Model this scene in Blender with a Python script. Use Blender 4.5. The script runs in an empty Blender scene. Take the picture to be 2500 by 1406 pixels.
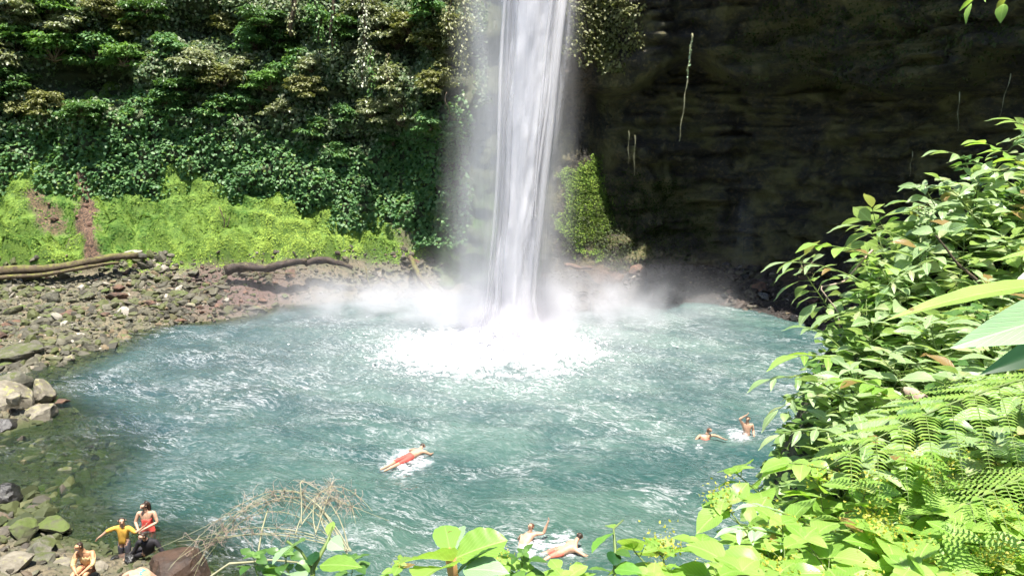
import bpy, math, random
import numpy as np
from mathutils import Vector, Matrix

random.seed(7)
R = np.random.default_rng(11)
S = bpy.context.scene
COL = S.collection

# ------------------------------------------------------------------ camera
H, F = 10.2, 1800.0
TH = math.atan(373 / 1800)
CT, ST = math.cos(TH), math.sin(TH)
def ray(px, py):
    u, v = (px - 1250) / F, (703 - py) / F
    return np.array([u, CT + v * ST, -ST + v * CT])
O = np.array([0, 0, H])
def at_z(px, py, z=0.0):
    d = ray(px, py); return O + d * ((z - H) / d[2])
def at_y(px, py, y):
    d = ray(px, py); return O + d * (y / d[1])
def at_d(px, py, k):
    return O + ray(px, py) * k
cd = bpy.data.cameras.new('camera'); cam = bpy.data.objects.new('camera', cd); COL.objects.link(cam)
cam.location = (0, 0, H); cam.rotation_euler = (math.pi / 2 - TH, 0, 0)
cd.sensor_width = 36; cd.lens = 36 * F / 2500; cd.clip_end = 500; cd.clip_start = 0.05
S.camera = cam

# ------------------------------------------------------------------ noise (numpy value noise)
def _h(i, j, k, s):
    n = (i.astype(np.int64) * 374761393 + j.astype(np.int64) * 668265263 + k.astype(np.int64) * 2147483647 + s * 1013904223) & 0xFFFFFFFF
    n = ((n ^ (n >> 13)) * 1274126177) & 0xFFFFFFFF
    n = ((n ^ (n >> 16)) * 2246822519) & 0xFFFFFFFF
    return ((n ^ (n >> 15)) & 0xFFFFFF) / float(0xFFFFFF)
def vn(x, y, z, s=0):
    xi, yi, zi = np.floor(x), np.floor(y), np.floor(z)
    fx, fy, fz = x - xi, y - yi, z - zi
    fx, fy, fz = [f * f * (3 - 2 * f) for f in (fx, fy, fz)]
    r = 0
    for a in (0, 1):
        for b in (0, 1):
            for c in (0, 1):
                w = (fx if a else 1 - fx) * (fy if b else 1 - fy) * (fz if c else 1 - fz)
                r = r + w * _h(xi + a, yi + b, zi + c, s)
    return r * 2 - 1
def fbm(x, y, z, s=0, o=4, g=0.5):
    r, a, t = 0, 1.0, 0
    for i in range(o):
        r = r + a * vn(x, y, z, s + i * 17); t += a; a *= g
        x, y, z = x * 2.03, y * 2.03, z * 2.03
    return r / t
def sst(a, b, x):
    t = np.clip((x - a) / (b - a), 0, 1); return t * t * (3 - 2 * t)

# ------------------------------------------------------------------ mesh helpers
def mk(name, V, Fc, mat=None, parent=None, smooth=True, attrs=None, link=True, fattrs=None):
    V = np.asarray(V, dtype=np.float32)
    me = bpy.data.meshes.new(name)
    if isinstance(Fc, np.ndarray):
        n, k = Fc.shape
        me.vertices.add(len(V)); me.vertices.foreach_set('co', V.ravel())
        me.loops.add(n * k); me.loops.foreach_set('vertex_index', Fc.astype(np.int32).ravel())
        me.polygons.add(n); me.polygons.foreach_set('loop_start', np.arange(0, n * k, k, dtype=np.int32))
        me.update(calc_edges=True)
    else:
        me.from_pydata([tuple(map(float, v)) for v in V], [], [tuple(map(int, f)) for f in Fc]); me.update()
    me.polygons.foreach_set('use_smooth', np.full(len(me.polygons), smooth, dtype=bool))
    for k_, a in (attrs or {}).items():
        at = me.attributes.new(k_, 'FLOAT', 'POINT'); at.data.foreach_set('value', np.asarray(a, dtype=np.float32))
    if mat: me.materials.append(mat)
    o = bpy.data.objects.new(name, me)
    if link: COL.objects.link(o)
    if parent: o.parent = parent
    return o
def grid_faces(nu, nv):
    i = np.arange(nu - 1)[:, None] * nv + np.arange(nv - 1)[None, :]
    i = i.ravel()
    return np.stack([i, i + nv, i + nv + 1, i + 1], 1)
class MB:
    def __init__(s): s.V = []; s.F = []; s.n = 0; s.A = []
    def add(s, V, Fc, a=0.5):
        V = np.asarray(V, float)
        s.V.append(V); s.F += [tuple(int(q) + s.n for q in f) for f in Fc]; s.n += len(V); s.A.append(np.full(len(V), a))
    def tube(s, P, r, sides=6, cap=True, a=0.5):
        P = np.asarray(P, float); n = len(P)
        r = np.broadcast_to(np.asarray(r, float), (n,))
        T = np.gradient(P, axis=0); T /= np.linalg.norm(T, axis=1)[:, None] + 1e-9
        up = np.array([0, 0, 1.0]) if abs(T[0][2]) < .9 else np.array([1.0, 0, 0])
        V = []
        for i in range(n):
            b = np.cross(T[i], up); b /= np.linalg.norm(b) + 1e-9
            c = np.cross(b, T[i]); up = c
            for k in range(sides):
                an = 2 * math.pi * k / sides
                V.append(P[i] + r[i] * (math.cos(an) * b + math.sin(an) * c))
        Fs = [(i * sides + k, i * sides + (k + 1) % sides, (i + 1) * sides + (k + 1) % sides, (i + 1) * sides + k) for i in range(n - 1) for k in range(sides)]
        if cap: Fs += [tuple(range(sides))[::-1], tuple((n - 1) * sides + k for k in range(sides))]
        s.add(V, Fs, a)
    def build(s, name, mat, parent=None, smooth=True, link=True):
        return mk(name, np.concatenate(s.V), s.F, mat, parent, smooth, {'var': np.concatenate(s.A)}, link)
def tag(o, label=None, cat=None, group=None, kind=None):
    if label: o['label'] = label
    if cat: o['category'] = cat
    if group: o['group'] = group
    if kind: o['kind'] = kind
    return o
def empty(name, loc=(0, 0, 0), rz=0, link=True):
    e = bpy.data.objects.new(name, None); e.location = tuple(map(float, loc)); e.rotation_euler = (0, 0, rz)
    e.empty_display_size = .1
    if link: COL.objects.link(e)
    return e
KIDS = {}
def copy_tree(root, loc, rot=(0, 0, 0), sc=1.0):
    c = root.copy(); COL.objects.link(c); c.location = tuple(map(float, loc)); c.rotation_euler = rot
    c.scale = (sc, sc, sc) if np.isscalar(sc) else sc
    for ch in KIDS[root.name]:
        d = ch.copy(); COL.objects.link(d); d.parent = c
    return c

def leaf_template(kind):
    # x across, y along (0..1), z normal; folded about the midrib and drooping
    if kind == 'far':
        V = [(0, 0, 0), (.3, .35, .07), (.24, .72, .03), (0, 1, -.12), (-.24, .72, .03), (-.3, .35, .07), (0, .5, -.02)]
        Fs = [(0, 1, 6), (1, 2, 6), (2, 3, 6), (3, 4, 6), (4, 5, 6), (5, 0, 6)]
        return np.array(V), np.array(Fs)
    if kind == 'blade':
        V = [(-.08, 0, 0), (.08, 0, 0), (.1, .5, .05), (-.1, .5, .05), (.015, 1, -.15), (-.015, 1, -.15)]
        return np.array(V), np.array([(0, 1, 2), (0, 2, 3), (3, 2, 4), (3, 4, 5)])
    prof = {'ovate': [(.0, .0), (.12, .2), (.3, .33), (.5, .33), (.7, .24), (.87, .11), (1, 0)],
            'lance': [(.0, .0), (.15, .09), (.35, .155), (.55, .155), (.75, .10), (.9, .04), (1, 0)],
            'round': [(.0, .0), (.08, .22), (.25, .42), (.5, .48), (.75, .38), (.92, .2), (1, 0)]}[kind]
    V = []
    for t, w in prof:
        dz = -.32 * t * t + .06 * t
        for sx in (-1, -.5, 0, .5, 1):
            V.append((w * sx, t, dz + .22 * abs(w * sx) + (.018 * math.sin(t * 26) if abs(sx) > .4 else 0)))
    Fs = []
    for i in range(len(prof) - 1):
        for k in range(4):
            a = i * 5 + k
            Fs += [(a, a + 1, a + 6), (a, a + 6, a + 5)]
    return np.array(V), np.array(Fs)
LT = {k: leaf_template(k) for k in ('far', 'blade', 'ovate', 'lance', 'round')}
def norm(a):
    return a / (np.linalg.norm(a, axis=-1, keepdims=True) + 1e-9)
def leaves(P, A, N, size, kind='far', wide=1.0):
    """one leaf per row: P base, A pointing direction, N normal hint"""
    T, Fs = LT[kind]
    P = np.asarray(P, float); A = norm(np.asarray(A, float)); N = np.asarray(N, float)
    B = norm(np.cross(A, N)); N = np.cross(B, A)
    s = np.broadcast_to(np.asarray(size, float), (len(P),))[:, None, None]
    V = P[:, None, :] + s * (wide * T[None, :, 0:1] * B[:, None, :] + T[None, :, 1:2] * A[:, None, :] + T[None, :, 2:3] * N[:, None, :])
    n, k = len(P), len(T)
    Fc = (Fs[None] + (np.arange(n) * k)[:, None, None]).reshape(-1, 3)
    var = np.repeat(R.random(n), k)
    return V.reshape(-1, 3), Fc, var, (np.tile(T[:, 0], n), np.tile(T[:, 1], n))
def leafobj(name, P, A, N, size, mat, kind='far', parent=None, link=True, wide=1.0):
    V, Fc, var, (lx, ly) = leaves(P, A, N, size, kind, wide)
    return mk(name, V, Fc, mat, parent, True, {'var': var, 'lx': lx, 'ly': ly} if kind in ('ovate', 'lance', 'round') else {'var': var}, link)

# ------------------------------------------------------------------ materials
def mat(name):
    m = bpy.data.materials.new(name); m.use_nodes = True
    nt = m.node_tree; nt.nodes.clear()
    out = nt.nodes.new('ShaderNodeOutputMaterial')
    return m, nt, out
def nd(nt, t, **kw):
    n = nt.nodes.new(t)
    for k, v in kw.items():
        if k in n.inputs: n.inputs[k].default_value = v
        else: setattr(n, k, v)
    return n
def mixc(nt, fac, a, b):
    m = nt.nodes.new('ShaderNodeMix'); m.data_type = 'RGBA'
    for key, val in ((0, fac), (6, a), (7, b)):
        if isinstance(val, (int, float)): m.inputs[key].default_value = val
        elif isinstance(val, tuple): m.inputs[key].default_value = (*val, 1) if len(val) == 3 else val
        else: nt.links.new(val, m.inputs[key])
    return m.outputs[2]
def mth(nt, op, a, b=None, c=None, clamp=False):
    m = nt.nodes.new('ShaderNodeMath'); m.operation = op; m.use_clamp = clamp
    for i, v in enumerate((a, b, c)):
        if v is None: continue
        if isinstance(v, (int, float)): m.inputs[i].default_value = v
        else: nt.links.new(v, m.inputs[i])
    return m.outputs[0]
def rng(nt, v, a, b, c=0.0, d=1.0, smooth=True):
    m = nt.nodes.new('ShaderNodeMapRange'); m.interpolation_type = 'SMOOTHSTEP' if smooth else 'LINEAR'
    nt.links.new(v, m.inputs[0])
    for i, x in enumerate((a, b, c, d)): m.inputs[i + 1].default_value = x
    return m.outputs[0]
def noise_n(nt, vec, scale, detail=4, rough=.55, dist=0.0):
    n = nd(nt, 'ShaderNodeTexNoise', Scale=scale, Detail=detail, Roughness=rough, Distortion=dist)
    if vec is not None: nt.links.new(vec, n.inputs['Vector'])
    return n.outputs[0]
def pos(nt, scale=(1, 1, 1)):
    g = nt.nodes.new('ShaderNodeNewGeometry')
    if scale == (1, 1, 1): return g.outputs['Position']
    m = nt.nodes.new('ShaderNodeVectorMath'); m.operation = 'MULTIPLY'
    nt.links.new(g.outputs['Position'], m.inputs[0]); m.inputs[1].default_value = scale
    return m.outputs[0]
def objc(nt):
    return nt.nodes.new('ShaderNodeTexCoord').outputs['Object']
def attr(nt, n):
    a = nt.nodes.new('ShaderNodeAttribute'); a.attribute_name = n; return a.outputs['Fac']
def bump(nt, h, strength=.5, dist=.05, normal=None):
    b = nd(nt, 'ShaderNodeBump', Strength=strength, Distance=dist)
    nt.links.new(h, b.inputs['Height'])
    if normal is not None: nt.links.new(normal, b.inputs['Normal'])
    return b.outputs[0]

def leaf_mat(name, c1, c2, rough=.42, trans=.35, spec=.5, c3=None, veins=False):
    m, nt, out = mat(name)
    v = attr(nt, 'var')
    c = mixc(nt, v, c1, c2)
    if c3:
        c = mixc(nt, rng(nt, v, .86, .93), c, c3)
    n = noise_n(nt, objc(nt), 9, 2)
    c = mixc(nt, rng(nt, n, .3, .7, 0, .35), c, tuple(x * .6 for x in c1))
    p = nd(nt, 'ShaderNodeBsdfPrincipled', Roughness=rough); p.inputs['Specular IOR Level'].default_value = spec
    if veins:
        ax = mth(nt, 'ABSOLUTE', attr(nt, 'lx')); ly = attr(nt, 'ly')
        fr = mth(nt, 'FRACT', mth(nt, 'SUBTRACT', mth(nt, 'MULTIPLY', ly, 9), mth(nt, 'MULTIPLY', ax, 14)))
        vein = mth(nt, 'MAXIMUM', rng(nt, ax, .022, .008), mth(nt, 'MULTIPLY', rng(nt, mth(nt, 'ABSOLUTE', mth(nt, 'SUBTRACT', fr, .5)), .12, .03), .55))
        c = mixc(nt, mth(nt, 'MULTIPLY', vein, .45), c, tuple(min(1, x * 1.25 + .08) for x in c2))
        c = mixc(nt, rng(nt, mth(nt, 'ADD', noise_n(nt, objc(nt), 34, 3, .7), mth(nt, 'MULTIPLY', v, .16)), .76, .82), c, (.2, .13, .04))
        c = mixc(nt, rng(nt, v, .965, .97), c, (.24, .15, .06))
        nt.links.new(bump(nt, vein, .35, .002), p.inputs['Normal'])
    nt.links.new(c, p.inputs['Base Color'])
    t = nt.nodes.new('ShaderNodeBsdfTranslucent')
    ct = mixc(nt, .5, c, (min(1, c2[0] * 1.8), min(1, c2[1] * 2.0), c2[2] * .6)); nt.links.new(ct, t.inputs[0])
    mx = nd(nt, 'ShaderNodeMixShader', Fac=trans)
    nt.links.new(p.outputs[0], mx.inputs[1]); nt.links.new(t.outputs[0], mx.inputs[2]); nt.links.new(mx.outputs[0], out.inputs[0])
    return m
def plain(name, c, rough=.7, c2=None, scale=6, bmp=.3, bd=.02, spec=.4, co='obj', sub=0):
    m, nt, out = mat(name)
    p = nd(nt, 'ShaderNodeBsdfPrincipled', Roughness=rough); p.inputs['Specular IOR Level'].default_value = spec
    vec = objc(nt) if co == 'obj' else pos(nt)
    n = noise_n(nt, vec, scale, 5, .6)
    nt.links.new(mixc(nt, rng(nt, n, .35, .65), c, c2 or tuple(x * .7 for x in c)), p.inputs['Base Color'])
    if bmp: nt.links.new(bump(nt, n, bmp, bd), p.inputs['Normal'])
    if sub: p.inputs['Subsurface Weight'].default_value = sub; p.inputs['Subsurface Radius'].default_value = (.02, .008, .004)
    nt.links.new(p.outputs[0], out.inputs[0]); return m
def rock_mat(name, c1, c2, moss=.5, mosscol=(.05, .06, .017), rough=.75, spec=.35):
    m, nt, out = mat(name)
    g = nt.nodes.new('ShaderNodeNewGeometry')
    P = g.outputs['Position']
    n1 = noise_n(nt, P, 2.3, 6, .65); n2 = noise_n(nt, P, 9, 5, .7)
    c = mixc(nt, rng(nt, n1, .35, .65), c1, c2)
    c = mixc(nt, rng(nt, n2, .45, .75, 0, .6), c, tuple(x * .45 for x in c1))
    sx = nt.nodes.new('ShaderNodeSeparateXYZ'); nt.links.new(g.outputs['Normal'], sx.inputs[0])
    up = rng(nt, sx.outputs[2], .1, .8)
    f = mth(nt, 'MULTIPLY', up, rng(nt, noise_n(nt, P, 3.3, 6, .7), .62 - moss * .35, .75 - moss * .25))
    c = mixc(nt, f, c, mixc(nt, n2, mosscol, tuple(x * 1.9 for x in mosscol)))
    p = nd(nt, 'ShaderNodeBsdfPrincipled', Roughness=rough); p.inputs['Specular IOR Level'].default_value = spec
    nt.links.new(c, p.inputs['Base Color'])
    nt.links.new(bump(nt, n2, .7, .06), p.inputs['Normal'])
    nt.links.new(p.outputs[0], out.inputs[0]); return m

M = {}
M['leaf_dark'] = leaf_mat('dark_leaf', (.04, .10, .025), (.11, .21, .055), .4, .25)
M['leaf_creeper'] = leaf_mat('creeper_leaf', (.055, .14, .045), (.15, .28, .10), .5, .28, .35, c3=(.16, .24, .05))
M['leaf_pale'] = leaf_mat('pale_leaf', (.13, .16, .08), (.34, .36, .22), .38, .25, .6)
M['leaf_tan'] = leaf_mat('tan_leaf', (.11, .12, .035), (.25, .26, .10), .5, .25)
M['leaf_mid'] = leaf_mat('mid_leaf', (.06, .14, .03), (.18, .32, .08), .4, .3)
M['leaf_cliff'] = leaf_mat('cliff_leaf', (.055, .11, .04), (.20, .25, .13), .5, .3, .4, c3=(.36, .38, .24))
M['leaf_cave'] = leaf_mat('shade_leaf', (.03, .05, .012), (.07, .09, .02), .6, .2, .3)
M['moss'] = leaf_mat('moss_tuft', (.06, .14, .02), (.31, .42, .07), .7, .1, .2)
M['leaf_bush'] = leaf_mat('bush_leaf', (.15, .26, .08), (.36, .46, .24), .33, .32, .7, c3=(.36, .38, .18), veins=True)
M['leaf_lime'] = leaf_mat('lime_leaf', (.18, .34, .05), (.36, .52, .13), .36, .4, .5, c3=(.38, .48, .16), veins=True)
M['leaf_big'] = leaf_mat('broad_leaf', (.14, .32, .05), (.24, .46, .08), .3, .35, .6, veins=True)
M['leaf_under'] = leaf_mat('under_leaf', (.10, .2, .04), (.26, .38, .12), .4, .35)
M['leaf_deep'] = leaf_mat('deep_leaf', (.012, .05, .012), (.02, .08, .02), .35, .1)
M['leaf_gloss'] = leaf_mat('waxy_leaf', (.26, .42, .22), (.34, .5, .28), .28, .2, .8, veins=True)
M['fern'] = leaf_mat('fern_leaf', (.17, .3, .05), (.3, .42, .10), .45, .35)
M['flower'] = leaf_mat('yellow_flower', (.45, .45, .06), (.55, .5, .1), .6, .4)
M['stem'] = plain('green_stem', (.14, .2, .05), .5)
M['stem_brown'] = plain('brown_stem', (.13, .09, .05), .7)
M['stem_orange'] = plain('orange_stem', (.5, .28, .12), .5)
M['twig'] = plain('dry_twig', (.38, .31, .24), .7, (.3, .21, .17))
M['twig_pale'] = plain('pale_straw', (.33, .31, .2), .6, (.2, .2, .1))
M['bark'] = plain('bark', (.12, .085, .05), .85, (.05, .04, .025), 7, .8, .05)
M['log'] = rock_mat('weathered_log', (.13, .10, .06), (.07, .05, .035), .6, (.10, .10, .025), .85)
M['log_dark'] = rock_mat('wet_dark_log', (.07, .05, .04), (.03, .022, .018), .25, (.10, .10, .03), .7)
M['rock'] = rock_mat('grey_rock', (.16, .15, .115), (.08, .078, .06), .6)
M['rock_pale'] = rock_mat('pale_rock', (.25, .225, .175), (.13, .115, .085), .3, (.2, .2, .07))
M['rock_moss'] = rock_mat('mossy_rock', (.13, .125, .08), (.07, .07, .045), .85, (.06, .08, .02))
M['rock_brown'] = rock_mat('brown_rock', (.17, .095, .065), (.07, .05, .04), .2, (.06, .07, .02))
M['rock_dark'] = rock_mat('dark_brown_rock', (.075, .045, .03), (.025, .018, .014), .1, (.06, .06, .03), .5)
M['rock_wet'] = rock_mat('wet_black_rock', (.035, .032, .03), (.015, .015, .014), .1, (.05, .06, .02), .25, .6)

# ------------------------------------------------------------------ ground height: thin plate spline through surveyed points
def tps_fit(XY, Z, lam=.02):
    n = len(XY); d = np.linalg.norm(XY[:, None] - XY[None], axis=2)
    K = np.where(d > 0, d * d * np.log(d + 1e-9), 0) + lam * np.eye(n)
    Pm = np.c_[np.ones(n), XY]
    A = np.block([[K, Pm], [Pm.T, np.zeros((3, 3))]])
    w = np.linalg.solve(A, np.r_[Z, 0, 0, 0]); return w
def tps_eval(XY, w, x, y):
    sh = np.shape(x); x = np.ravel(x); y = np.ravel(y); out = np.empty(len(x))
    for i in range(0, len(x), 20000):
        q = np.c_[x[i:i + 20000], y[i:i + 20000]]
        d = np.linalg.norm(q[:, None] - XY[None], axis=2)
        out[i:i + 20000] = (np.where(d > 0, d * d * np.log(d + 1e-9), 0)) @ w[:len(XY)] + w[-3] + q @ w[-2:]
    return out.reshape(sh)
CP = []
for a in [(0, 897), (130, 882), (250, 845), (350, 803), (480, 787), (620, 765), (700, 745), (850, 732), (1000, 726), (1150, 722), (1270, 720),
          (1400, 716), (1480, 726), (1560, 737), (1650, 740), (1750, 742), (1830, 755), (1900, 775), (1980, 795), (2060, 818)]:
    CP.append(at_z(*a, 0))
for px, py, y in [(-400, 720, 40), (0, 700, 41.5), (150, 690, 42.3), (300, 650, 44), (450, 660, 44.6), (600, 655, 45.5), (750, 655, 46.2), (900, 655, 47), (1000, 650, 47.4),
                  (0, 650, 43.6), (0, 600, 45.2), (200, 560, 46.4), (400, 560, 46.8), (600, 560, 47.6), (800, 560, 48.2), (950, 590, 48.3),
                  (0, 420, 48), (200, 400, 49), (500, 450, 49.5), (800, 480, 50), (1000, 560, 49.4), (-400, 430, 47.5), (-400, 560, 45),
                  (1400, 655, 47.2), (1550, 655, 47.3), (1700, 660, 47), (1850, 680, 45.5), (1980, 700, 43.5), (2120, 730, 41), (2300, 780, 37)]:
    CP.append(at_y(px, py, y))
for px, py, z in [(0, 945, -.1), (20, 985, .35), (60, 1010, .25), (150, 1000, -.3), (0, 1075, -.1), (90, 1085, -.25), (60, 1130, -.15), (180, 1120, -.25), (330, 1130, -.5), (0, 1180, -.02),
                  (100, 1180, -.2), (220, 1190, -.28), (320, 1200, -.6), (0, 1250, .05), (120, 1250, -.14), (230, 1260, -.22), (330, 1275, -.75), (420, 1260, -.9), (0, 1330, .4), (100, 1320, .12), (190, 1340, .1), (280, 1340, -.05),
                  (370, 1350, -.1), (460, 1350, -.25), (0, 1400, .9), (120, 1400, .6), (250, 1400, .35), (380, 1400, .3), (520, 1395, .05), (620, 1400, -.6), (150, 930, -.35), (250, 900, -.5), (300, 1000, -1.2),
                  (450, 840, -.8), (500, 1000, -1.8), (700, 900, -1.8), (700, 1200, -2), (1000, 1000, -2.3), (1000, 1300, -2), (1250, 850, -2.3), (1300, 1100, -2.3), (1500, 900, -2), (1700, 800, -1.2), (1500, 1300, -2),
                  (1700, 1000, -2), (1900, 900, -1.5), (800, 790, -1), (1100, 770, -1.2), (1900, 1200, -1.8), (-300, 1000, .8), (-300, 1200, .5), (-300, 860, .9)]:
    CP.append(at_z(px, py, z))
for p in [(-40, 20, 6), (-34, 8, 8), (-16, 8, 1.5), (-8, 8, -1), (0, 8, -1), (8, 9, -.5), (16, 14, 0), (21, 22, .3), (21, 30, .2), (30, 20, 4), (30, 40, 4), (-45, 45, 9), (-45, 55, 14), (45, 50, 6), (0, 55, 4), (20, 52, 4), (-20, 56, 10)]:
    CP.append(np.array(p, float))
CP = np.array(CP); TW = tps_fit(CP[:, :2], CP[:, 2])
bank_in = lambda z: sst(2.0, 3.2, z)
_cx = np.arange(-52, 52.01, .4); _cy = np.arange(2, 64.01, .4)
_a, _b = np.meshgrid(_cx, _cy, indexing='ij'); CG = tps_eval(CP[:, :2], TW, _a, _b)
def base_h(x, y):
    u = np.clip((x + 52) / .4, 0, len(_cx) - 1.001); v = np.clip((y - 2) / .4, 0, len(_cy) - 1.001)
    i, j = u.astype(int), v.astype(int); fu, fv = u - i, v - j
    return CG[i, j] * (1 - fu) * (1 - fv) + CG[i + 1, j] * fu * (1 - fv) + CG[i, j + 1] * (1 - fu) * fv + CG[i + 1, j + 1] * fu * fv
def domes(x, y, cell, seed, rlo, rhi):
    i0, j0 = np.floor(x / cell), np.floor(y / cell); best = np.zeros_like(x)
    for a in (-1, 0, 1):
        for b in (-1, 0, 1):
            i, j = i0 + a, j0 + b; z0 = np.zeros_like(i)
            cx = (i + .15 + .7 * _h(i, j, z0, seed)) * cell; cy = (j + .15 + .7 * _h(i, j, z0, seed + 1)) * cell; r = cell * (rlo + (rhi - rlo) * _h(i, j, z0, seed + 2))
            d = np.hypot((x - cx) * .8, y - cy) / r; best = np.maximum(best, np.sqrt(np.clip(1 - d * d, 0, 1)) * r * (_h(i, j, z0, seed + 3) > .25))
    return best
def gh(x, y, fine=True):
    z = base_h(np.asarray(x, float), np.asarray(y, float))
    z = np.clip(z, -2.6, 13); z = np.where((np.asarray(x) > -.5) & (np.asarray(y) > 40), np.minimum(z, 1.1 + .12 * np.clip(np.asarray(x), 0, 5)), z)
    z = z + .5 * sst(2.1, 2.45, z) * (np.asarray(x) < 0)
    if fine:
        o = np.zeros_like(x)
        z = z + .07 * fbm(x * 1.1, y * 1.1, o, 3) * sst(-.6, .3, z) + .03 * fbm(x * 5, y * 5, o, 5, 3) * sst(-.3, .3, z)
        lump = fbm(x * .55, y * .55, o, 9, 3) * .8 + .45 * (1 - np.abs(vn(x * 1.0, y * 1.0, o, 21)) * 2)
        z = z + bank_in(z) * (.5 * lump + .75 * fbm(x * .28, y * .34, o, 13, 2) + .16 * (1 - 2 * np.abs(vn(x * 1.9, y * 1.9, o, 23)))) + .10 * sst(-.2, .3, z) * (1 - np.abs(vn(x * 2.2, y * 2.2, o, 25)) * 2)
        wx = x + .25 * vn(x * 1.3, y * 1.3, o, 33); wy = y + .25 * vn(x * 1.3, y * 1.3, o, 34)
        z = z + bank_in(z) * ((.85 * domes(wx, wy, 1.5, 201, .35, .75)) + .8 * domes(wx, wy, .75, 301, .4, .9))
        z = z - .45 * bank_in(z)
        ph = z / 1.15 + 1.3 * fbm(x * .3, y * .3, o, 15, 3); fr = ph - np.floor(ph)
        z = z + bank_in(z) * .7 * (sst(.3, .7, fr) - fr) * sst(-.25, .25, vn(x * .35, y * .35, o, 27))
    return z
xs = np.arange(-48, 46.01, .16); ys = np.r_[np.arange(5, 40, .2), np.arange(40, 54, .1), np.arange(54, 60.01, .3)]
GX, GY = np.meshgrid(xs, ys, indexing='ij')
GZ = gh(GX, GY)
V = np.stack([GX, GY, GZ], -1).reshape(-1, 3)
# what grows where on the ground: green bank, brown chute, gravel
def pix(x, y, z):
    dx, dy, dz = x, y, z - H
    k = dy * CT - dz * ST
    return 1250 + F * dx / k, 703 - F * (dy * ST + dz * CT) / k
def green_amount(x, y, z):
    px, py = pix(x, y, z)
    w = 30 * fbm(x * .9, y * .9, z * .9, 31)
    g = sst(2.0, 2.6, z + .5 * fbm(x * .8, y * .8, z, 40))
    chute = (1 - sst(12, 34, np.abs(px - (205 + (py - 500) * .12) + w))) * sst(385, 420, py)
    chute2 = (1 - sst(25, 55, np.hypot(px - 115 - (py - 520) * .6, (py - 520) * .7) + w))
    chute3 = (1 - sst(25, 60, np.abs(px - 1010 + w))) * sst(500, 530, py) * (1 - sst(600, 630, py))
    return g * (1 - chute) * (1 - .9 * chute2) * (1 - .8 * chute3) * (x < 0)
GG = green_amount(V[:, 0], V[:, 1], V[:, 2])
PXg, PYg = pix(V[:, 0], V[:, 1], V[:, 2])
RED = (1 - sst(60, 260, np.hypot((PXg - 560) * .8, (PYg - 710) * 2.5))) * (V[:, 0] < 0)
m, nt, out = mat('ground_soil')
P_ = pos(nt)
n1 = noise_n(nt, P_, 1.6, 6, .65); n2 = noise_n(nt, P_, 8, 5, .7)
c = mixc(nt, rng(nt, n1, .35, .65), (.17, .14, .09), (.10, .10, .06))
c = mixc(nt, rng(nt, n2, .45, .7), c, (.04, .035, .025))
c = mixc(nt, attr(nt, 'red'), c, mixc(nt, n2, (.07, .042, .038), (.14, .095, .08)))
c = mixc(nt, attr(nt, 'gully'), c, mixc(nt, rng(nt, n2, .4, .6), (.17, .10, .06), (.04, .025, .018)))
c = mixc(nt, attr(nt, 'algae'), c, mixc(nt, n1, (.03, .04, .012), (.06, .07, .02)))
c = mixc(nt, attr(nt, 'wet'), c, mixc(nt, n2, (.012, .010, .009), (.03, .023, .019)))  # right shore darkened in its colour, standing in for shade under the cliff
c = mixc(nt, attr(nt, 'green'), c, mixc(nt, rng(nt, n1, .3, .7), (.06, .12, .015), (.12, .2, .02)))
p = nd(nt, 'ShaderNodeBsdfPrincipled', Roughness=.85)
nt.links.new(c, p.inputs['Base Color']); nt.links.new(bump(nt, n2, .8, .08), p.inputs['Normal']); nt.links.new(p.outputs[0], out.inputs[0])
M['ground'] = m
o = mk('ground', V, grid_faces(len(xs), len(ys)), M['ground'], attrs={'green': GG, 'red': RED, 'gully': bank_in(V[:, 2]) * (1 - GG) * (V[:, 0] < -14), 'algae': (V[:, 1] < 29) * sst(.35, .05, V[:, 2]) * 1.0, 'wet': ((V[:, 0] > -2) & (V[:, 1] > 30)).astype(float)}); tag(o, kind='structure')  # wet mask: painted shade on the right shore, no real moisture

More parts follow.
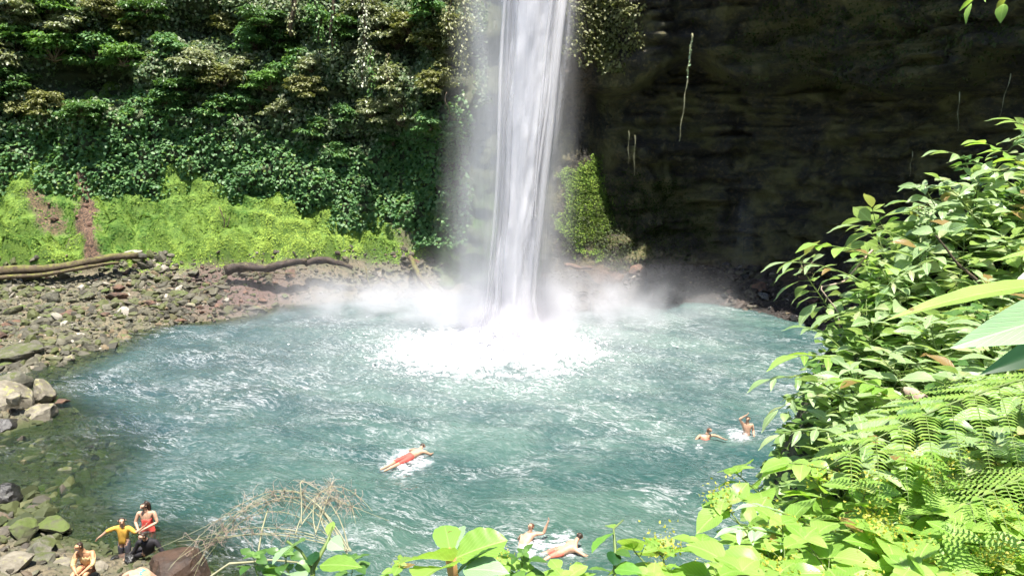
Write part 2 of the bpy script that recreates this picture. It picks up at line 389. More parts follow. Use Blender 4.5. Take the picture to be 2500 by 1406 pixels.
# ------------------------------------------------------------------ cliffs
HOLES = [(230, 200, 2.6, 1.5, 4), (160, 190, 2.0, 1.2, 3), (300, 215, 2.2, 1.2, 3.2), (470, 40, 2.6, 1.6, 4), (820, 230, 1.6, .9, 2.5), (1015, 130, .9, 1.5, 2.5), (1090, 250, 1.2, .9, 2.4), (700, 120, 1, 1.4, 2), (640, 280, 1.3, .6, 1.8), (860, 340, 2.2, .5, 1.8), (560, 130, 1.3, 1, 2)]
HW = []
for px, py, rx, rz, dp in HOLES:
    q = at_y(px, py, 51.5); HW.append((q[0], q[2], rx, rz, dp))
def left_wall(x, z):
    yb = np.interp(x, [-48, -33, -26, -13, -7, -4, -1.5, 0, 3], [46.5, 47, 48.6, 49.6, 48.6, 47.4, 47.6, 48.2, 49.5])
    y = yb + .10 * np.clip(z - 5, -4, 20) + .28 * np.clip(z - 9, 0, 40)
    y = y + .17 * np.clip(z - 2, -1, 9) * sst(-11, -7, x)
    butt = np.exp(-((x + 5.0) / 3.4) ** 2) * sst(9.5, 12, z)            # leafy buttress beside the fall
    y = y - 2.8 * butt - 1.0 * np.exp(-((x + 13) / 2.5) ** 2) * sst(11, 13, z)
    y = y - 1.3 * fbm(x * .22, z * .3, x * 0, 60, 3) - .7 * fbm(x * .8, z * .9, x * 0, 62, 3)
    y = y - .55 * sst(9, 13, z) * np.sin(z * 1.5 + 2.2 * vn(x * .25, x * 0, x * 0, 66))      # ledges
    cl = (1 - 2 * np.abs(vn(x * .75, z * .95, x * 0, 67))) * .5 + (1 - 2 * np.abs(vn(x * 1.7, z * 2.0, x * 0, 68))) * .22
    y = y - cl * (.45 + .75 * sst(8, 12, z)) * (1 - .9 * sst(-4.6, -3, x))
    for hx, hz, rx, rz, dp in HW:
        y = y + dp * .6 * np.exp(-(((x - hx) / rx) ** 2 + ((z - hz) / rz) ** 2) ** 2)
    return y
xs = np.arange(-48, 2.3, .16); zs = np.arange(-2, 34, .16)
WX, WZ = np.meshgrid(xs, zs, indexing='ij'); WY = left_wall(WX, WZ)
WY = WY + .18 * fbm(WX * 2.5, WZ * 2.5, WY, 70, 3)
m, nt, out = mat('cliff_soil')
P_ = pos(nt); n1 = noise_n(nt, P_, .9, 6, .65); n2 = noise_n(nt, P_, 5, 5, .7)
c = mixc(nt, rng(nt, n1, .4, .6), (.06, .075, .03), (.035, .05, .02))
sx = nt.nodes.new('ShaderNodeSeparateXYZ'); nt.links.new(P_, sx.inputs[0])
near = mth(nt, 'MULTIPLY', mth(nt, 'MULTIPLY', rng(nt, sx.outputs[0], -5.0, -3.2), rng(nt, sx.outputs[2], 5, 9)), rng(nt, n2, .4, .62))
lowm = mth(nt, 'MULTIPLY', mth(nt, 'MULTIPLY', rng(nt, sx.outputs[0], -6.0, -4.2), rng(nt, sx.outputs[2], 8, 5)), rng(nt, n1, .4, .55)); c = mixc(nt, lowm, c, (.07, .13, .025))
c = mixc(nt, near, c, mixc(nt, n1, (.05, .06, .02), (.10, .085, .045)))
p = nd(nt, 'ShaderNodeBsdfPrincipled', Roughness=.85); nt.links.new(c, p.inputs['Base Color'])
nt.links.new(bump(nt, n2, .9, .15), p.inputs['Normal']); nt.links.new(p.outputs[0], out.inputs[0])
M['cliffL'] = m
o = mk('cliff_slope', np.stack([WX, WY, WZ], -1).reshape(-1, 3), grid_faces(len(xs), len(zs))[:, ::-1], M['cliffL']); tag(o, kind='structure')

# right rock wall: plan curve + recess profile (undercut cave, overhang above the frame)
PL = np.array([(1.6, 48.3), (2.6, 47.3), (5, 47.0), (8, 47.2), (12, 47.0), (15.5, 45.6), (18.5, 43), (21.5, 38.5), (24.5, 31), (27, 22), (28.5, 12), (27, 2), (22, -8)])
seg = np.r_[0, np.cumsum(np.linalg.norm(np.diff(PL, axis=0), axis=1))]
def plan(s):
    x = np.interp(s, seg, PL[:, 0]); y = np.interp(s, seg, PL[:, 1]); return x, y
def right_wall(s, z):
    x, y = plan(s)
    x2, y2 = plan(s + 1.2); x1, y1 = plan(s - 1.2)
    tx, ty = x2 - x1, y2 - y1; L = np.hypot(tx, ty) + 1e-6
    nx, ny = -ty / L, tx / L                 # away from the pool
    cave = sst(2, 6, s) * (.3 + .7 * sst(0, 12, s))
    arch = 13.4 + 1.0 * np.exp(-((s - 9) / 4) ** 2) - .9 * np.exp(-((s - 4) / 2.5) ** 2) + .8 * vn(s * .3, s * 0, s * 0, 80)
    rec = 4.3 * cave * (1 - sst(arch - .6, arch + .2, z)) * sst(.5, 6, z)
    rec = rec - 1.3 * cave * sst(arch + 2, arch + 6, z)
    over = (-6.6 * sst(8.5, 12, s) * sst(18.5, 28, z) - 1.8 * sst(9.5, 12, s) * sst(15, 18, z)) * (1 - .62 * sst(13, 20, s))
    d = rec + over + 1.1 * fbm(s * .25, z * .33, s * 0, 81, 3) + .9 * fbm(s * .7, z * 1.1, s * 0, 82, 4) + .35 * (1 - 2 * np.abs(vn(s * 1.6, z * .7, s * 0, 88))) * (1 - sst(9, 11, z)) + .5 * (1 - 2 * np.abs(vn(s * .5, z * 1.5, s * 0, 86)))
    ph = z * .62 + .9 * vn(s * .16, z * .12, s * 0, 301) + .25 * vn(s * .8, z * .3, s * 0, 302); fr = ph - np.floor(ph)
    d = d + .95 * (fr - .5) * sst(-.5, .3, vn(s * .35, z * .5, s * 0, 303)) * sst(5, 9, s)
    ph = z * 1.9 + .8 * vn(s * .3, z * .3, s * 0, 311); fr = ph - np.floor(ph); d = d + .28 * (fr - .5) * sst(5, 9, s)
    nz_ = d - rec - over; d = rec + over + nz_ * (.1 + .9 * sst(4, 8, s)) + (1 - sst(4, 8, s)) * .16 * np.clip(z - 2, -1, 10)
    d = d - 1.6 * np.exp(-((s - 1.8) / 2.0) ** 2) * sst(12.5, 14, z)
    return x + nx * d, y + ny * d, z
ss = np.arange(0, seg[-1], .16); zs = np.r_[np.arange(-2, 22, .14), np.arange(22, 36, .35)]
SS, ZZ = np.meshgrid(ss, zs, indexing='ij'); RX, RY, RZ = right_wall(SS, ZZ)
RY = RY - .24 * sst(4, 8, SS) * fbm(SS * 2.2, ZZ * 2.2, SS * 0, 84, 3); RX = RX - .1 * fbm(SS * 2.6, ZZ * 2.6, SS * 0 + 5, 85, 3)
m, nt, out = mat('cave_rock')
P_ = pos(nt); n1 = noise_n(nt, P_, .5, 6, .65); n2 = noise_n(nt, P_, 4, 6, .7)
c = mixc(nt, rng(nt, n1, .4, .62), (.03, .025, .018), (.115, .105, .036))
c = mixc(nt, rng(nt, n2, .5, .75), c, (.17, .13, .06))
sx = nt.nodes.new('ShaderNodeSeparateXYZ'); nt.links.new(P_, sx.inputs[0])
low = mth(nt, 'MULTIPLY', rng(nt, sx.outputs[2], 2.4, 1.2), rng(nt, n1, .4, .55)); c = mixc(nt, low, c, (.13, .07, .045))
left = mth(nt, 'MULTIPLY', mth(nt, 'MULTIPLY', rng(nt, sx.outputs[0], 6, 4.4), rng(nt, sx.outputs[2], 10, 13)), rng(nt, n2, .35, .55)); c = mixc(nt, left, c, (.10, .065, .04))
p = nd(nt, 'ShaderNodeBsdfPrincipled', Roughness=.7); nt.links.new(c, p.inputs['Base Color'])
nt.links.new(bump(nt, n2, 1, .2), p.inputs['Normal']); nt.links.new(p.outputs[0], out.inputs[0])
M['cliffR'] = m
o = mk('cliff_face', np.stack([RX, RY, RZ], -1).reshape(-1, 3), grid_faces(len(ss), len(zs))[:, ::-1], M['cliffR']); tag(o, kind='structure')

# ------------------------------------------------------------------ water
FC = np.array([-.8, 34.6])
xs = np.arange(-29, 25.01, .11); ys = np.arange(5, 49.01, .11)
X, Y = np.meshgrid(xs, ys, indexing='ij'); o0 = np.zeros_like(X)
gz = gh(X, Y, False)
rr = np.hypot((X - FC[0]), (Y - FC[1]) * 1.25)
amp = .07 + .16 * np.exp(-(rr / 8) ** 2)
calm = sst(-.05, -.7, gz) * .85 + .15
Zw = amp * calm * (1.5 * fbm(X * .6 + .6 * np.sin(Y * .4), Y * 1.1 + X * .3, o0, 90, 3) + .8 * fbm(X * 2.6, Y * 4.2, o0, 91, 2) + .45 * np.sin(rr * 3.1 + 2.5 * vn(X * .3, Y * .3, o0, 92)))
lump = sst(1.2, .5, np.hypot((X - FC[0]) / 6.4, (Y - FC[1]) / 4.9))
Zw = Zw + lump * (.22 * np.abs(fbm(X * 1.3, Y * 1.6, o0, 95, 4)) * 1.6 + .12 * fbm(X * 3.5, Y * 4, o0, 96, 2)) + .07 * np.exp(-rr / 7) * np.sin(rr * 2.0 + 1.5 * vn(X * .4, Y * .4, o0, 97)) * sst(2, 5, rr)
Zw = Zw + .16 * calm * fbm(X * .28 + Y * .1, Y * .5, o0, 98, 2)
Zw = Zw + .55 * np.exp(-(np.hypot(X, Y - 36.2) / 1.9) ** 2) * (1 + .5 * fbm(X * 1.6, Y * 1.6, o0, 93))
shallow = sst(-1.0, -.2, gz) * (X < 8)
foam = sst(1.25, .3, np.hypot((X - FC[0]) / 6.4, (Y - FC[1]) / 4.9) + .12 * fbm(X * .5, Y * .8, o0, 94))
far = np.exp(-(rr / 11) ** 2)
m, nt, out = mat('pool_water')
g = nt.nodes.new('ShaderNodeNewGeometry'); P_ = g.outputs['Position']
warp = nt.nodes.new('ShaderNodeTexNoise'); warp.inputs['Scale'].default_value = .35; warp.inputs['Detail'].default_value = 3
nt.links.new(P_, warp.inputs['Vector'])
wv = nt.nodes.new('ShaderNodeVectorMath'); wv.operation = 'MULTIPLY_ADD'
nt.links.new(warp.outputs['Color'], wv.inputs[0]); wv.inputs[1].default_value = (1.5, 1.5, 0); nt.links.new(P_, wv.inputs[2])
def stretched(sc):
    r_ = nt.nodes.new('ShaderNodeVectorRotate'); r_.rotation_type = 'Z_AXIS'; r_.inputs['Angle'].default_value = .42; nt.links.new(wv.outputs[0], r_.inputs[0])
    q = nt.nodes.new('ShaderNodeVectorMath'); q.operation = 'MULTIPLY'; nt.links.new(r_.outputs[0], q.inputs[0]); q.inputs[1].default_value = sc; return q.outputs[0]
nA = noise_n(nt, stretched((.55, 2.0, 1)), .9, 6, .68)
nB = noise_n(nt, stretched((.5, 2.4, 1)), 2.6, 4, .65)
lineA = rng(nt, mth(nt, 'ABSOLUTE', mth(nt, 'SUBTRACT', nA, .5)), .028, .004)
lineB = rng(nt, mth(nt, 'ABSOLUTE', mth(nt, 'SUBTRACT', nB, .5)), .04, .006)
patch = noise_n(nt, P_, .22, 3, .5)
pm = rng(nt, patch, .46, .6, .08, 1)
fA = mth(nt, 'MULTIPLY', lineA, pm)
fB = mth(nt, 'MULTIPLY', mth(nt, 'MULTIPLY', lineB, .5), rng(nt, noise_n(nt, P_, .5, 2, .5), .4, .65))
fine = rng(nt, noise_n(nt, stretched((.9, 1.6, 1)), 5, 4, .7), .5, .72)
farm = attr(nt, 'near')
spread = mth(nt, 'MULTIPLY', farm, mth(nt, 'ADD', mth(nt, 'MULTIPLY', fine, .42), .13))
fo = mth(nt, 'MAXIMUM', fA, fB)
fo = mth(nt, 'MULTIPLY', fo, rng(nt, fine, 0, .6, .45, 1))
aer = mth(nt, 'MULTIPLY', rng(nt, noise_n(nt, stretched((.6, 2.2, 1)), 6, 4, .7), .5, .75), .13)
fo = mth(nt, 'ADD', mth(nt, 'ADD', mth(nt, 'MULTIPLY', fo, .55), aer), spread, clamp=True)
ring = rng(nt, mth(nt, 'ADD', attr(nt, 'foam'), mth(nt, 'MULTIPLY', mth(nt, 'SUBTRACT', noise_n(nt, stretched((1, 1.8, 1)), 2.2, 6, .75), .5), 2.6)), .3, .75)
ring = mth(nt, 'MULTIPLY', ring, rng(nt, attr(nt, 'foam'), .02, .3))
fo = mth(nt, 'MAXIMUM', fo, ring)
big = noise_n(nt, stretched((.5, 1.3, 1)), .28, 4, .6)
c = mixc(nt, rng(nt, big, .4, .6), (.013, .058, .056), (.05, .108, .092))
sx = nt.nodes.new('ShaderNodeSeparateXYZ'); nt.links.new(P_, sx.inputs[0])
c = mixc(nt, rng(nt, sx.outputs[0], -2, -14, 0, .6), c, (.018, .045, .058))
c = mixc(nt, rng(nt, sx.outputs[1], 24, 15, 0, .55), c, (.045, .09, .062))
c = mixc(nt, fo, c, (.74, .74, .77))
p = nd(nt, 'ShaderNodeBsdfPrincipled', IOR=1.33)
nt.links.new(c, p.inputs['Base Color']); nt.links.new(rng(nt, fo, 0, .6, .09, .7), p.inputs['Roughness'])
hb = mth(nt, 'ADD', mth(nt, 'MULTIPLY', noise_n(nt, stretched((1, 2.1, 1)), 3.2, 5, .62), 1), mth(nt, 'MULTIPLY', fo, .25))
nrm = bump(nt, hb, .75, .16); nt.links.new(nrm, p.inputs['Normal'])
tr = nd(nt, 'ShaderNodeBsdfTransparent'); tr.inputs[0].default_value = (.62, .72, .5, 1)
gl = nd(nt, 'ShaderNodeBsdfGlossy', Roughness=.08); nt.links.new(nrm, gl.inputs['Normal'])
fr = nd(nt, 'ShaderNodeFresnel', IOR=1.33); nt.links.new(nrm, fr.inputs['Normal'])
m1 = nt.nodes.new('ShaderNodeMixShader'); nt.links.new(fr.outputs[0], m1.inputs[0]); nt.links.new(tr.outputs[0], m1.inputs[1]); nt.links.new(gl.outputs[0], m1.inputs[2])
m2 = nt.nodes.new('ShaderNodeMixShader')
sh = mth(nt, 'MULTIPLY', attr(nt, 'shallow'), mth(nt, 'SUBTRACT', 1, mth(nt, 'MULTIPLY', fo, .8)))
nt.links.new(mth(nt, 'MULTIPLY', sh, .92), m2.inputs[0]); nt.links.new(p.outputs[0], m2.inputs[1]); nt.links.new(m1.outputs[0], m2.inputs[2])
nt.links.new(m2.outputs[0], out.inputs[0]); M['water'] = m
o = mk('water', np.stack([X, Y, Zw], -1).reshape(-1, 3), grid_faces(len(xs), len(ys)), M['water'], attrs={'shallow': shallow.ravel(), 'foam': foam.ravel(), 'near': far.ravel()})
tag(o, kind='structure')

# ------------------------------------------------------------------ waterfall
def water_strand_mat(name, alpha, scale=(3.2, 3.2, .22), lo=.34, hi=.62, col=(.93, .93, .97)):
    m, nt, out = mat(name)
    n = noise_n(nt, pos(nt, scale), 1.6, 5, .65)
    n2 = noise_n(nt, pos(nt, (scale[0] * 2.4, scale[1] * 2.4, scale[2] * 3)), 1.6, 3, .6)
    a = mth(nt, 'MULTIPLY', rng(nt, mth(nt, 'ADD', mth(nt, 'MULTIPLY', n, .7), mth(nt, 'MULTIPLY', n2, .3)), lo, hi), alpha)
    a = mth(nt, 'MULTIPLY', a, attr(nt, 'var'))
    d = nt.nodes.new('ShaderNodeBsdfDiffuse'); d.inputs[0].default_value = (*col, 1)
    gg = nt.nodes.new('ShaderNodeNewGeometry'); va = nt.nodes.new('ShaderNodeVectorMath'); va.operation = 'MULTIPLY_ADD'; nt.links.new(gg.outputs['Normal'], va.inputs[0]); va.inputs[1].default_value = (.2, .2, .15); va.inputs[2].default_value = (0, -.2, .9)
    vb = nt.nodes.new('ShaderNodeVectorMath'); vb.operation = 'NORMALIZE'; nt.links.new(va.outputs[0], vb.inputs[0]); nt.links.new(vb.outputs[0], d.inputs['Normal'])
    t = nt.nodes.new('ShaderNodeBsdfTranslucent'); t.inputs[0].default_value = (*col, 1)
    mx = nd(nt, 'ShaderNodeMixShader', Fac=.2); nt.links.new(d.outputs[0], mx.inputs[1]); nt.links.new(t.outputs[0], mx.inputs[2])
    tp = nt.nodes.new('ShaderNodeBsdfTransparent'); m2 = nt.nodes.new('ShaderNodeMixShader')
    nt.links.new(a, m2.inputs[0]); nt.links.new(tp.outputs[0], m2.inputs[1]); nt.links.new(mx.outputs[0], m2.inputs[2])
    nt.links.new(m2.outputs[0], out.inputs[0]); return m
M['fall'] = water_strand_mat('falling_water', 1.0, (2.6, 2.6, .5), .2, .42, (.97, .97, 1))
M['veil'] = water_strand_mat('water_veil', .22, (1.5, 1.5, .12), .38, .7)
fall = empty('waterfall', (0, 36.2, 0)); tag(fall, 'tall white waterfall plunging into the middle of the pool', 'waterfall')
def fx(z):       # centre and half width of the column with height
    return np.interp(z, [0, 3, 8, 14, 20, 30], [-.1, .05, .38, .9, 1.42, 1.95])
def fw(z):
    return np.interp(z, [0, 2, 8, 14, 20, 30], [2.1, 1.5, 1.45, 1.7, 1.9, 1.8])
def strands(n, wfac, dy, rmin, rmax, seed, alo, ahi, off=(0, 0), zt=27):
    g = np.random.default_rng(seed); b = MB()
    for i in range(n):
        u = g.normal(0, .5) if n > 40 else g.uniform(-1, 1); u = max(-1.25, min(1.25, u)); v = g.uniform(-1, 1)
        z0 = g.uniform(-.3, .3) if g.random() < .7 else g.uniform(4, 10)
        z1 = zt if g.random() < .75 else g.uniform(14, zt)
        z = np.linspace(z0, z1, 14); ph = g.uniform(0, 6); wob = g.uniform(.02, .10)
        x = fx(z) + off[0] + u * fw(z) * wfac + wob * np.sin(z * .5 + ph)
        y = 0 + off[1] + v * dy + .1 * np.sin(z * .3 + ph * 2)
        r = g.uniform(rmin, rmax) * (1 - .6 * np.abs(np.linspace(-1, 1, 14)) ** 3)
        b.tube(np.stack([x, y, z], 1), r, 7, False, g.uniform(alo, ahi))
    return b
zc = np.linspace(-.3, 27, 150); ac = np.linspace(0, 2 * math.pi, 65); ZC, AC = np.meshgrid(zc, ac, indexing='ij')
nzz = fbm(np.cos(AC) * 2.2, np.sin(AC) * 2.2 + 5, ZC * .22, 401, 4); nz2 = fbm(np.cos(AC) * 5, np.sin(AC) * 5, ZC * .5, 402, 3)
rad = 1 + .22 * nzz + .22 * nz2 + .5 * fbm(np.cos(AC) * 2, ZC * .9, AC * 0, 403, 3) * np.exp(-ZC / 1.5)
o = mk('water_core', np.stack([fx(ZC) + .1 + np.cos(AC) * fw(ZC) * .66 * rad, np.sin(AC) * .55 * rad, ZC], -1).reshape(-1, 3), grid_faces(len(zc), len(ac)), M['fall'], fall, attrs={'var': (1.6 - .75 * np.abs(np.cos(AC)) ** 4).ravel()})
o = strands(30, .8, .62, .05, .2, 3, .15, .45).build('water_column', M['fall'], fall)
o = strands(36, 1.0, .8, .15, .45, 4, .25, .7).build('side_spray', M['veil'], fall); o['label'] = 'thin grey spray hanging beside the white column'

# mist: real volumes
def vol_mat(name, dens_fn, col=(.92, .91, .96), step=1.0, aniso=.2):
    m, nt, out = mat(name)
    v = nt.nodes.new('ShaderNodeVolumePrincipled'); v.inputs['Color'].default_value = (*col, 1); v.inputs['Anisotropy'].default_value = aniso
    nt.links.new(dens_fn(nt), v.inputs['Density']); nt.links.new(v.outputs[0], out.inputs['Volume'])
    try: m.cycles.volume_step_rate = step
    except Exception: pass
    return m
def boxmesh(name, lo, hi, mat_):
    x0, y0, z0 = lo; x1, y1, z1 = hi
    V = [(x0, y0, z0), (x1, y0, z0), (x1, y1, z0), (x0, y1, z0), (x0, y0, z1), (x1, y0, z1), (x1, y1, z1), (x0, y1, z1)]
    return mk(name, V, [(3, 2, 1, 0), (4, 5, 6, 7), (0, 1, 5, 4), (1, 2, 6, 5), (2, 3, 7, 6), (3, 0, 4, 7)], mat_, smooth=False)
def sepxyz(nt, v):
    s = nt.nodes.new('ShaderNodeSeparateXYZ'); nt.links.new(v, s.inputs[0]); return s.outputs
def gauss(nt, terms):
    t = None
    for v, c0, w in terms:
        q = mth(nt, 'POWER', mth(nt, 'DIVIDE', mth(nt, 'ABSOLUTE', mth(nt, 'SUBTRACT', v, c0)), w), 2)
        t = q if t is None else mth(nt, 'ADD', t, q)
    return mth(nt, 'EXPONENT', mth(nt, 'MULTIPLY', t, -1))
def dens_low(nt):
    P_ = pos(nt); x, y, z = sepxyz(nt, P_)
    n = rng(nt, noise_n(nt, P_, .45, 3, .6), .36, .64, .1, 1.6)
    g1 = mth(nt, 'MULTIPLY', gauss(nt, [(x, 0, 3.8), (y, 38.5, 3.6), (z, .2, 2.2)]), .34)
    g2 = mth(nt, 'MULTIPLY', gauss(nt, [(x, -7, 6.5), (y, 42, 2.8), (z, .2, 1.5)]), .42)
    g3 = mth(nt, 'MULTIPLY', gauss(nt, [(x, 5.2, 4.4), (y, 40.5, 4), (z, .3, 1.6)]), .34)
    g4 = mth(nt, 'MULTIPLY', gauss(nt, [(x, -1, 10), (y, 37, 6), (z, 0, .8)]), .06)
    g5 = mth(nt, 'MULTIPLY', gauss(nt, [(x, .05, 1.9), (y, 36.0, 1.5), (z, 0, 1.9)]), 2.4)
    g4 = mth(nt, 'ADD', g4, g5)
    return mth(nt, 'MULTIPLY', mth(nt, 'ADD', mth(nt, 'ADD', g1, g2), mth(nt, 'ADD', g3, g4)), n)
mist = boxmesh('spray_mist', (-17, 28, .16), (13, 46.5, 4.5), vol_mat('low_mist', dens_low, step=1.0)); tag(mist, 'low white mist drifting over the foot of the waterfall', 'mist', kind='stuff')
def dens_col(nt):
    P_ = pos(nt); x, y, z = sepxyz(nt, P_)
    cx = rng(nt, z, 0, 22, -.25, 1.0, False)
    n = rng(nt, noise_n(nt, pos(nt, (1.0, 1.0, .16)), .9, 3, .6), .34, .68, .35, 1.5)
    g = mth(nt, 'EXPONENT', mth(nt, 'MULTIPLY', mth(nt, 'POWER', mth(nt, 'DIVIDE', mth(nt, 'ABSOLUTE', mth(nt, 'SUBTRACT', x, mth(nt, 'SUBTRACT', cx, .35))), rng(nt, z, 0, 20, 2.7, 2.0, False)), 4), -1))
    gy = gauss(nt, [(y, 36.3, 1.0)])
    core = mth(nt, 'EXPONENT', mth(nt, 'MULTIPLY', mth(nt, 'POWER', mth(nt, 'DIVIDE', mth(nt, 'ABSOLUTE', mth(nt, 'SUBTRACT', x, mth(nt, 'ADD', cx, .2))), 1.25), 4), -1))
    return mth(nt, 'MULTIPLY', mth(nt, 'MULTIPLY', mth(nt, 'ADD', mth(nt, 'MULTIPLY', g, .55), mth(nt, 'MULTIPLY', core, .2)), gy), n)
col = boxmesh('hanging_mist', (-5.2, 34.2, .7), (4.6, 38.4, 26), vol_mat('column_mist', dens_col, (.96, .96, 1), step=.5)); tag(col, 'grey veil of spray hanging round the falling water', 'mist', kind='stuff')
col.name = 'spray_veil'
# churned foam and drops at the foot
g = np.random.default_rng(8); b = MB()
for i in range(1500):
    an = g.uniform(0, 2 * math.pi); rad = abs(g.normal(0, .55)); px_, py_ = rad * 5.6 * math.cos(an), rad * 4.2 * math.sin(an)
    c0 = np.array([FC[0] + px_ * 1.05, FC[1] + py_, g.uniform(.05, .3) + 1.3 * math.exp(-rad * 3.5) * g.random() ** 2])
    r = g.uniform(.015, .06) ; r *= 1.6 if rad < .4 else 1
    T = np.array([(1, 0, 0), (-1, 0, 0), (0, 1, 0), (0, -1, 0), (0, 0, 1), (0, 0, -1)], float)
    T = T * r * g.uniform(.6, 1.5, (6, 1)); T[:, 2] *= .6
    b.add(c0 + T, [(0, 2, 4), (2, 1, 4), (1, 3, 4), (3, 0, 4), (2, 0, 5), (1, 2, 5), (3, 1, 5), (0, 3, 5)])
M['foam'] = plain('white_foam', (.85, .85, .88), .8, (.8, .8, .84), 5, 0)
o = b.build('splash_foam', M['foam']); tag(o, 'white splashing drops and foam around the foot of the fall', 'foam', kind='stuff')

# ------------------------------------------------------------------ rocks
def icos(sub=2):
    import bmesh
    bm = bmesh.new(); bmesh.ops.create_icosphere(bm, subdivisions=sub, radius=1); V = np.array([v.co[:] for v in bm.verts]); Fs = np.array([[v.index for v in f.verts] for f in bm.faces]); bm.free(); return V, Fs
IV, IF = icos(4); IV3, IF3 = icos(3); IV1, IF1 = icos(1); IV2, IF2 = icos(2)
def rock_shape(seed, flat=.6, base=IV3):
    g = np.random.default_rng(seed); V = base.copy()
    for k in range(16):
        n = norm(g.normal(size=3)); d = g.uniform(.45, .8); t = V @ n
        V = V - np.outer(np.maximum(t - d, 0), n) * .97
    V = V * (1 + .13 * fbm(V[:, 0] * 1.6 + seed, V[:, 1] * 1.6, V[:, 2] * 1.6, 5, 3) + .09 * fbm(V[:, 0] * 6, V[:, 1] * 6, V[:, 2] * 6 + seed, 6, 3))[:, None]
    V *= np.array([1, g.uniform(.65, .95), flat]); return V
RM = {}
def rock_mesh(k, mname, flat=.55):
    key = (k, mname, flat)
    if key not in RM:
        o = mk('boulder', rock_shape(100 + k, flat), IF3, M[mname], link=False, smooth=False); RM[key] = o.data
        bpy.data.objects.remove(o)
    return RM[key]
def put_rock(name, x, y, z, size, k, mname, label, group=None, flat=.55, rot=None, cat='rock'):
    o = bpy.data.objects.new(name, rock_mesh(k, mname, flat)); COL.objects.link(o)
    o.location = (float(x), float(y), float(z)); o.scale = (size, size, size)
    o.rotation_euler = rot or (random.uniform(-.25, .25), random.uniform(-.25, .25), random.uniform(0, 6.28))
    return tag(o, label, cat, group)
g1 = lambda x, y: float(gh(np.array([x]), np.array([y]))[0])
# named rocks
def rock_px(px, py, z, wpx, k, mname, label, flat=.6, sink=.3, name='boulder', rot=None):
    q = at_z(px, py, z); d = q[1]
    s = wpx / 2 * (d * CT + (H - z) * ST) / F
    return put_rock(name, q[0], q[1], z + s * flat * (1 - 2 * sink) * .5, s, k, mname, label, None, flat, rot)
rock_px(40, 1003, .1, 150, 1, 'rock_pale', 'large pale broken rock standing in the water at the left edge', .95)
rock_px(105, 972, .15, 95, 2, 'rock_pale', 'cracked tan rock on the right side of the pale rock pile', .9)
rock_px(20, 958, .3, 120, 3, 'rock', 'grey brown rock at the top of the pile in the water on the left', .8)
rock_px(38, 975, .85, 50, 4, 'rock_pale', 'smooth white stone resting against the pale rock pile', .8)
rock_px(100, 1018, .0, 120, 5, 'rock_pale', 'light slanting slab at the waterline of the pale rock pile', .6)
rock_px(15, 1045, .0, 110, 6, 'rock_wet', 'dark wet rock in the shadow under the pale rock pile', .6)
rock_px(150, 985, -.05, 60, 7, 'rock_brown', 'low brown rock awash beside the pale rock pile', .4)
rock_px(650, 672, 1.55, 52, 8, 'rock_pale', 'rounded whitish boulder under the dark driftwood log', .75)
rock_px(30, 712, 1.4, 60, 9, 'rock_pale', 'pale pinkish block stone on the beach below the long mossy log', .6)
rock_px(130, 728, 1.3, 44, 10, 'rock', 'grey stone standing up on the beach below the end of the long log', .9)
rock_px(380, 655, 2.2, 40, 11, 'rock_pale', 'small pale stone at the foot of the green bank beside the log end', .6)
rock_px(20, 1395, .75, 150, 12, 'rock_pale', 'large pale slab at the bottom left corner of the shore', .5)
rock_px(95, 1350, .45, 130, 13, 'rock', 'grey slab leaning at the bottom left shore', .5)
rock_px(150, 1388, .45, 110, 14, 'rock_pale', 'whitish flat rock under the seated person on the shore', .42)
rock_px(60, 1300, .3, 120, 15, 'rock_moss', 'mossy green rock above the grey slab on the lower left shore', .45)
rock_px(130, 1285, .15, 110, 16, 'rock_moss', 'bright mossy boulder half covered by shallow water', .4)
rock_px(452, 1420, .15, 190, 17, 'rock_dark', 'big dark brown boulder at the bottom beside the bent person', .62, .0, rot=(0.05, .05, 0.1))
rock_px(20, 1210, .2, 110, 18, 'rock_wet', 'black wet rock at the left edge of the lower shallows', .6)
rock_px(240, 1395, .3, 90, 19, 'rock_pale', 'pale rounded rock between the seated person and the bent person', .5)
rock_px(30, 870, .25, 150, 20, 'rock', 'long low grey slab at the far left waterline', .35, rot=(0, .05, .1))
rock_px(300, 1365, .12, 80, 21, 'rock_brown', 'low brown rock beside the legs of the person in black', .4)
# beach rubble
FL = []
def scatter(n, box, cond, smin, smax, mats, label_fn, group, minsep=.8, seed=1, flat=(.38, .5, .62), sinkf=.15):
    g = np.random.default_rng(seed); out_ = []; tries = 0
    while len(out_) < n and tries < 60:
        tries += 1
        X_ = g.uniform(box[0], box[1], 400); Y_ = g.uniform(box[2], box[3], 400); Z_ = gh(X_, Y_)
        PX_, PY_ = pix(X_, Y_, Z_)
        for x, y, z, px, py in zip(X_, Y_, Z_, PX_, PY_):
            if len(out_) >= n: break
            if not cond(x, y, z, px, py): continue
            s = smin + (smax - smin) * g.random() ** 2.2
            if any((x - a) ** 2 + (y - b_) ** 2 < ((s + c_) * minsep) ** 2 for a, b_, c_ in out_): continue
            out_.append((x, y, s))
            k = int(g.integers(0, 10)); mn = mats(x, y, z, px, py, g); f = flat[int(g.integers(0, 3))]
            put_rock('boulder', x, y, z + s * f * sinkf, s, 30 + k, mn, label_fn(px, py, mn), group, f)
def m_beach(x, y, z, px, py, g):
    if px > 470 and g.random() < .6: return 'rock_brown'
    r = g.random(); return 'rock' if r < .4 else 'rock_moss' if r < .74 else 'rock_pale' if r < .83 else 'rock_brown'
LBL = {'rock': 'grey', 'rock_moss': 'moss covered', 'rock_pale': 'pale', 'rock_brown': 'brown', 'rock_wet': 'black wet'}
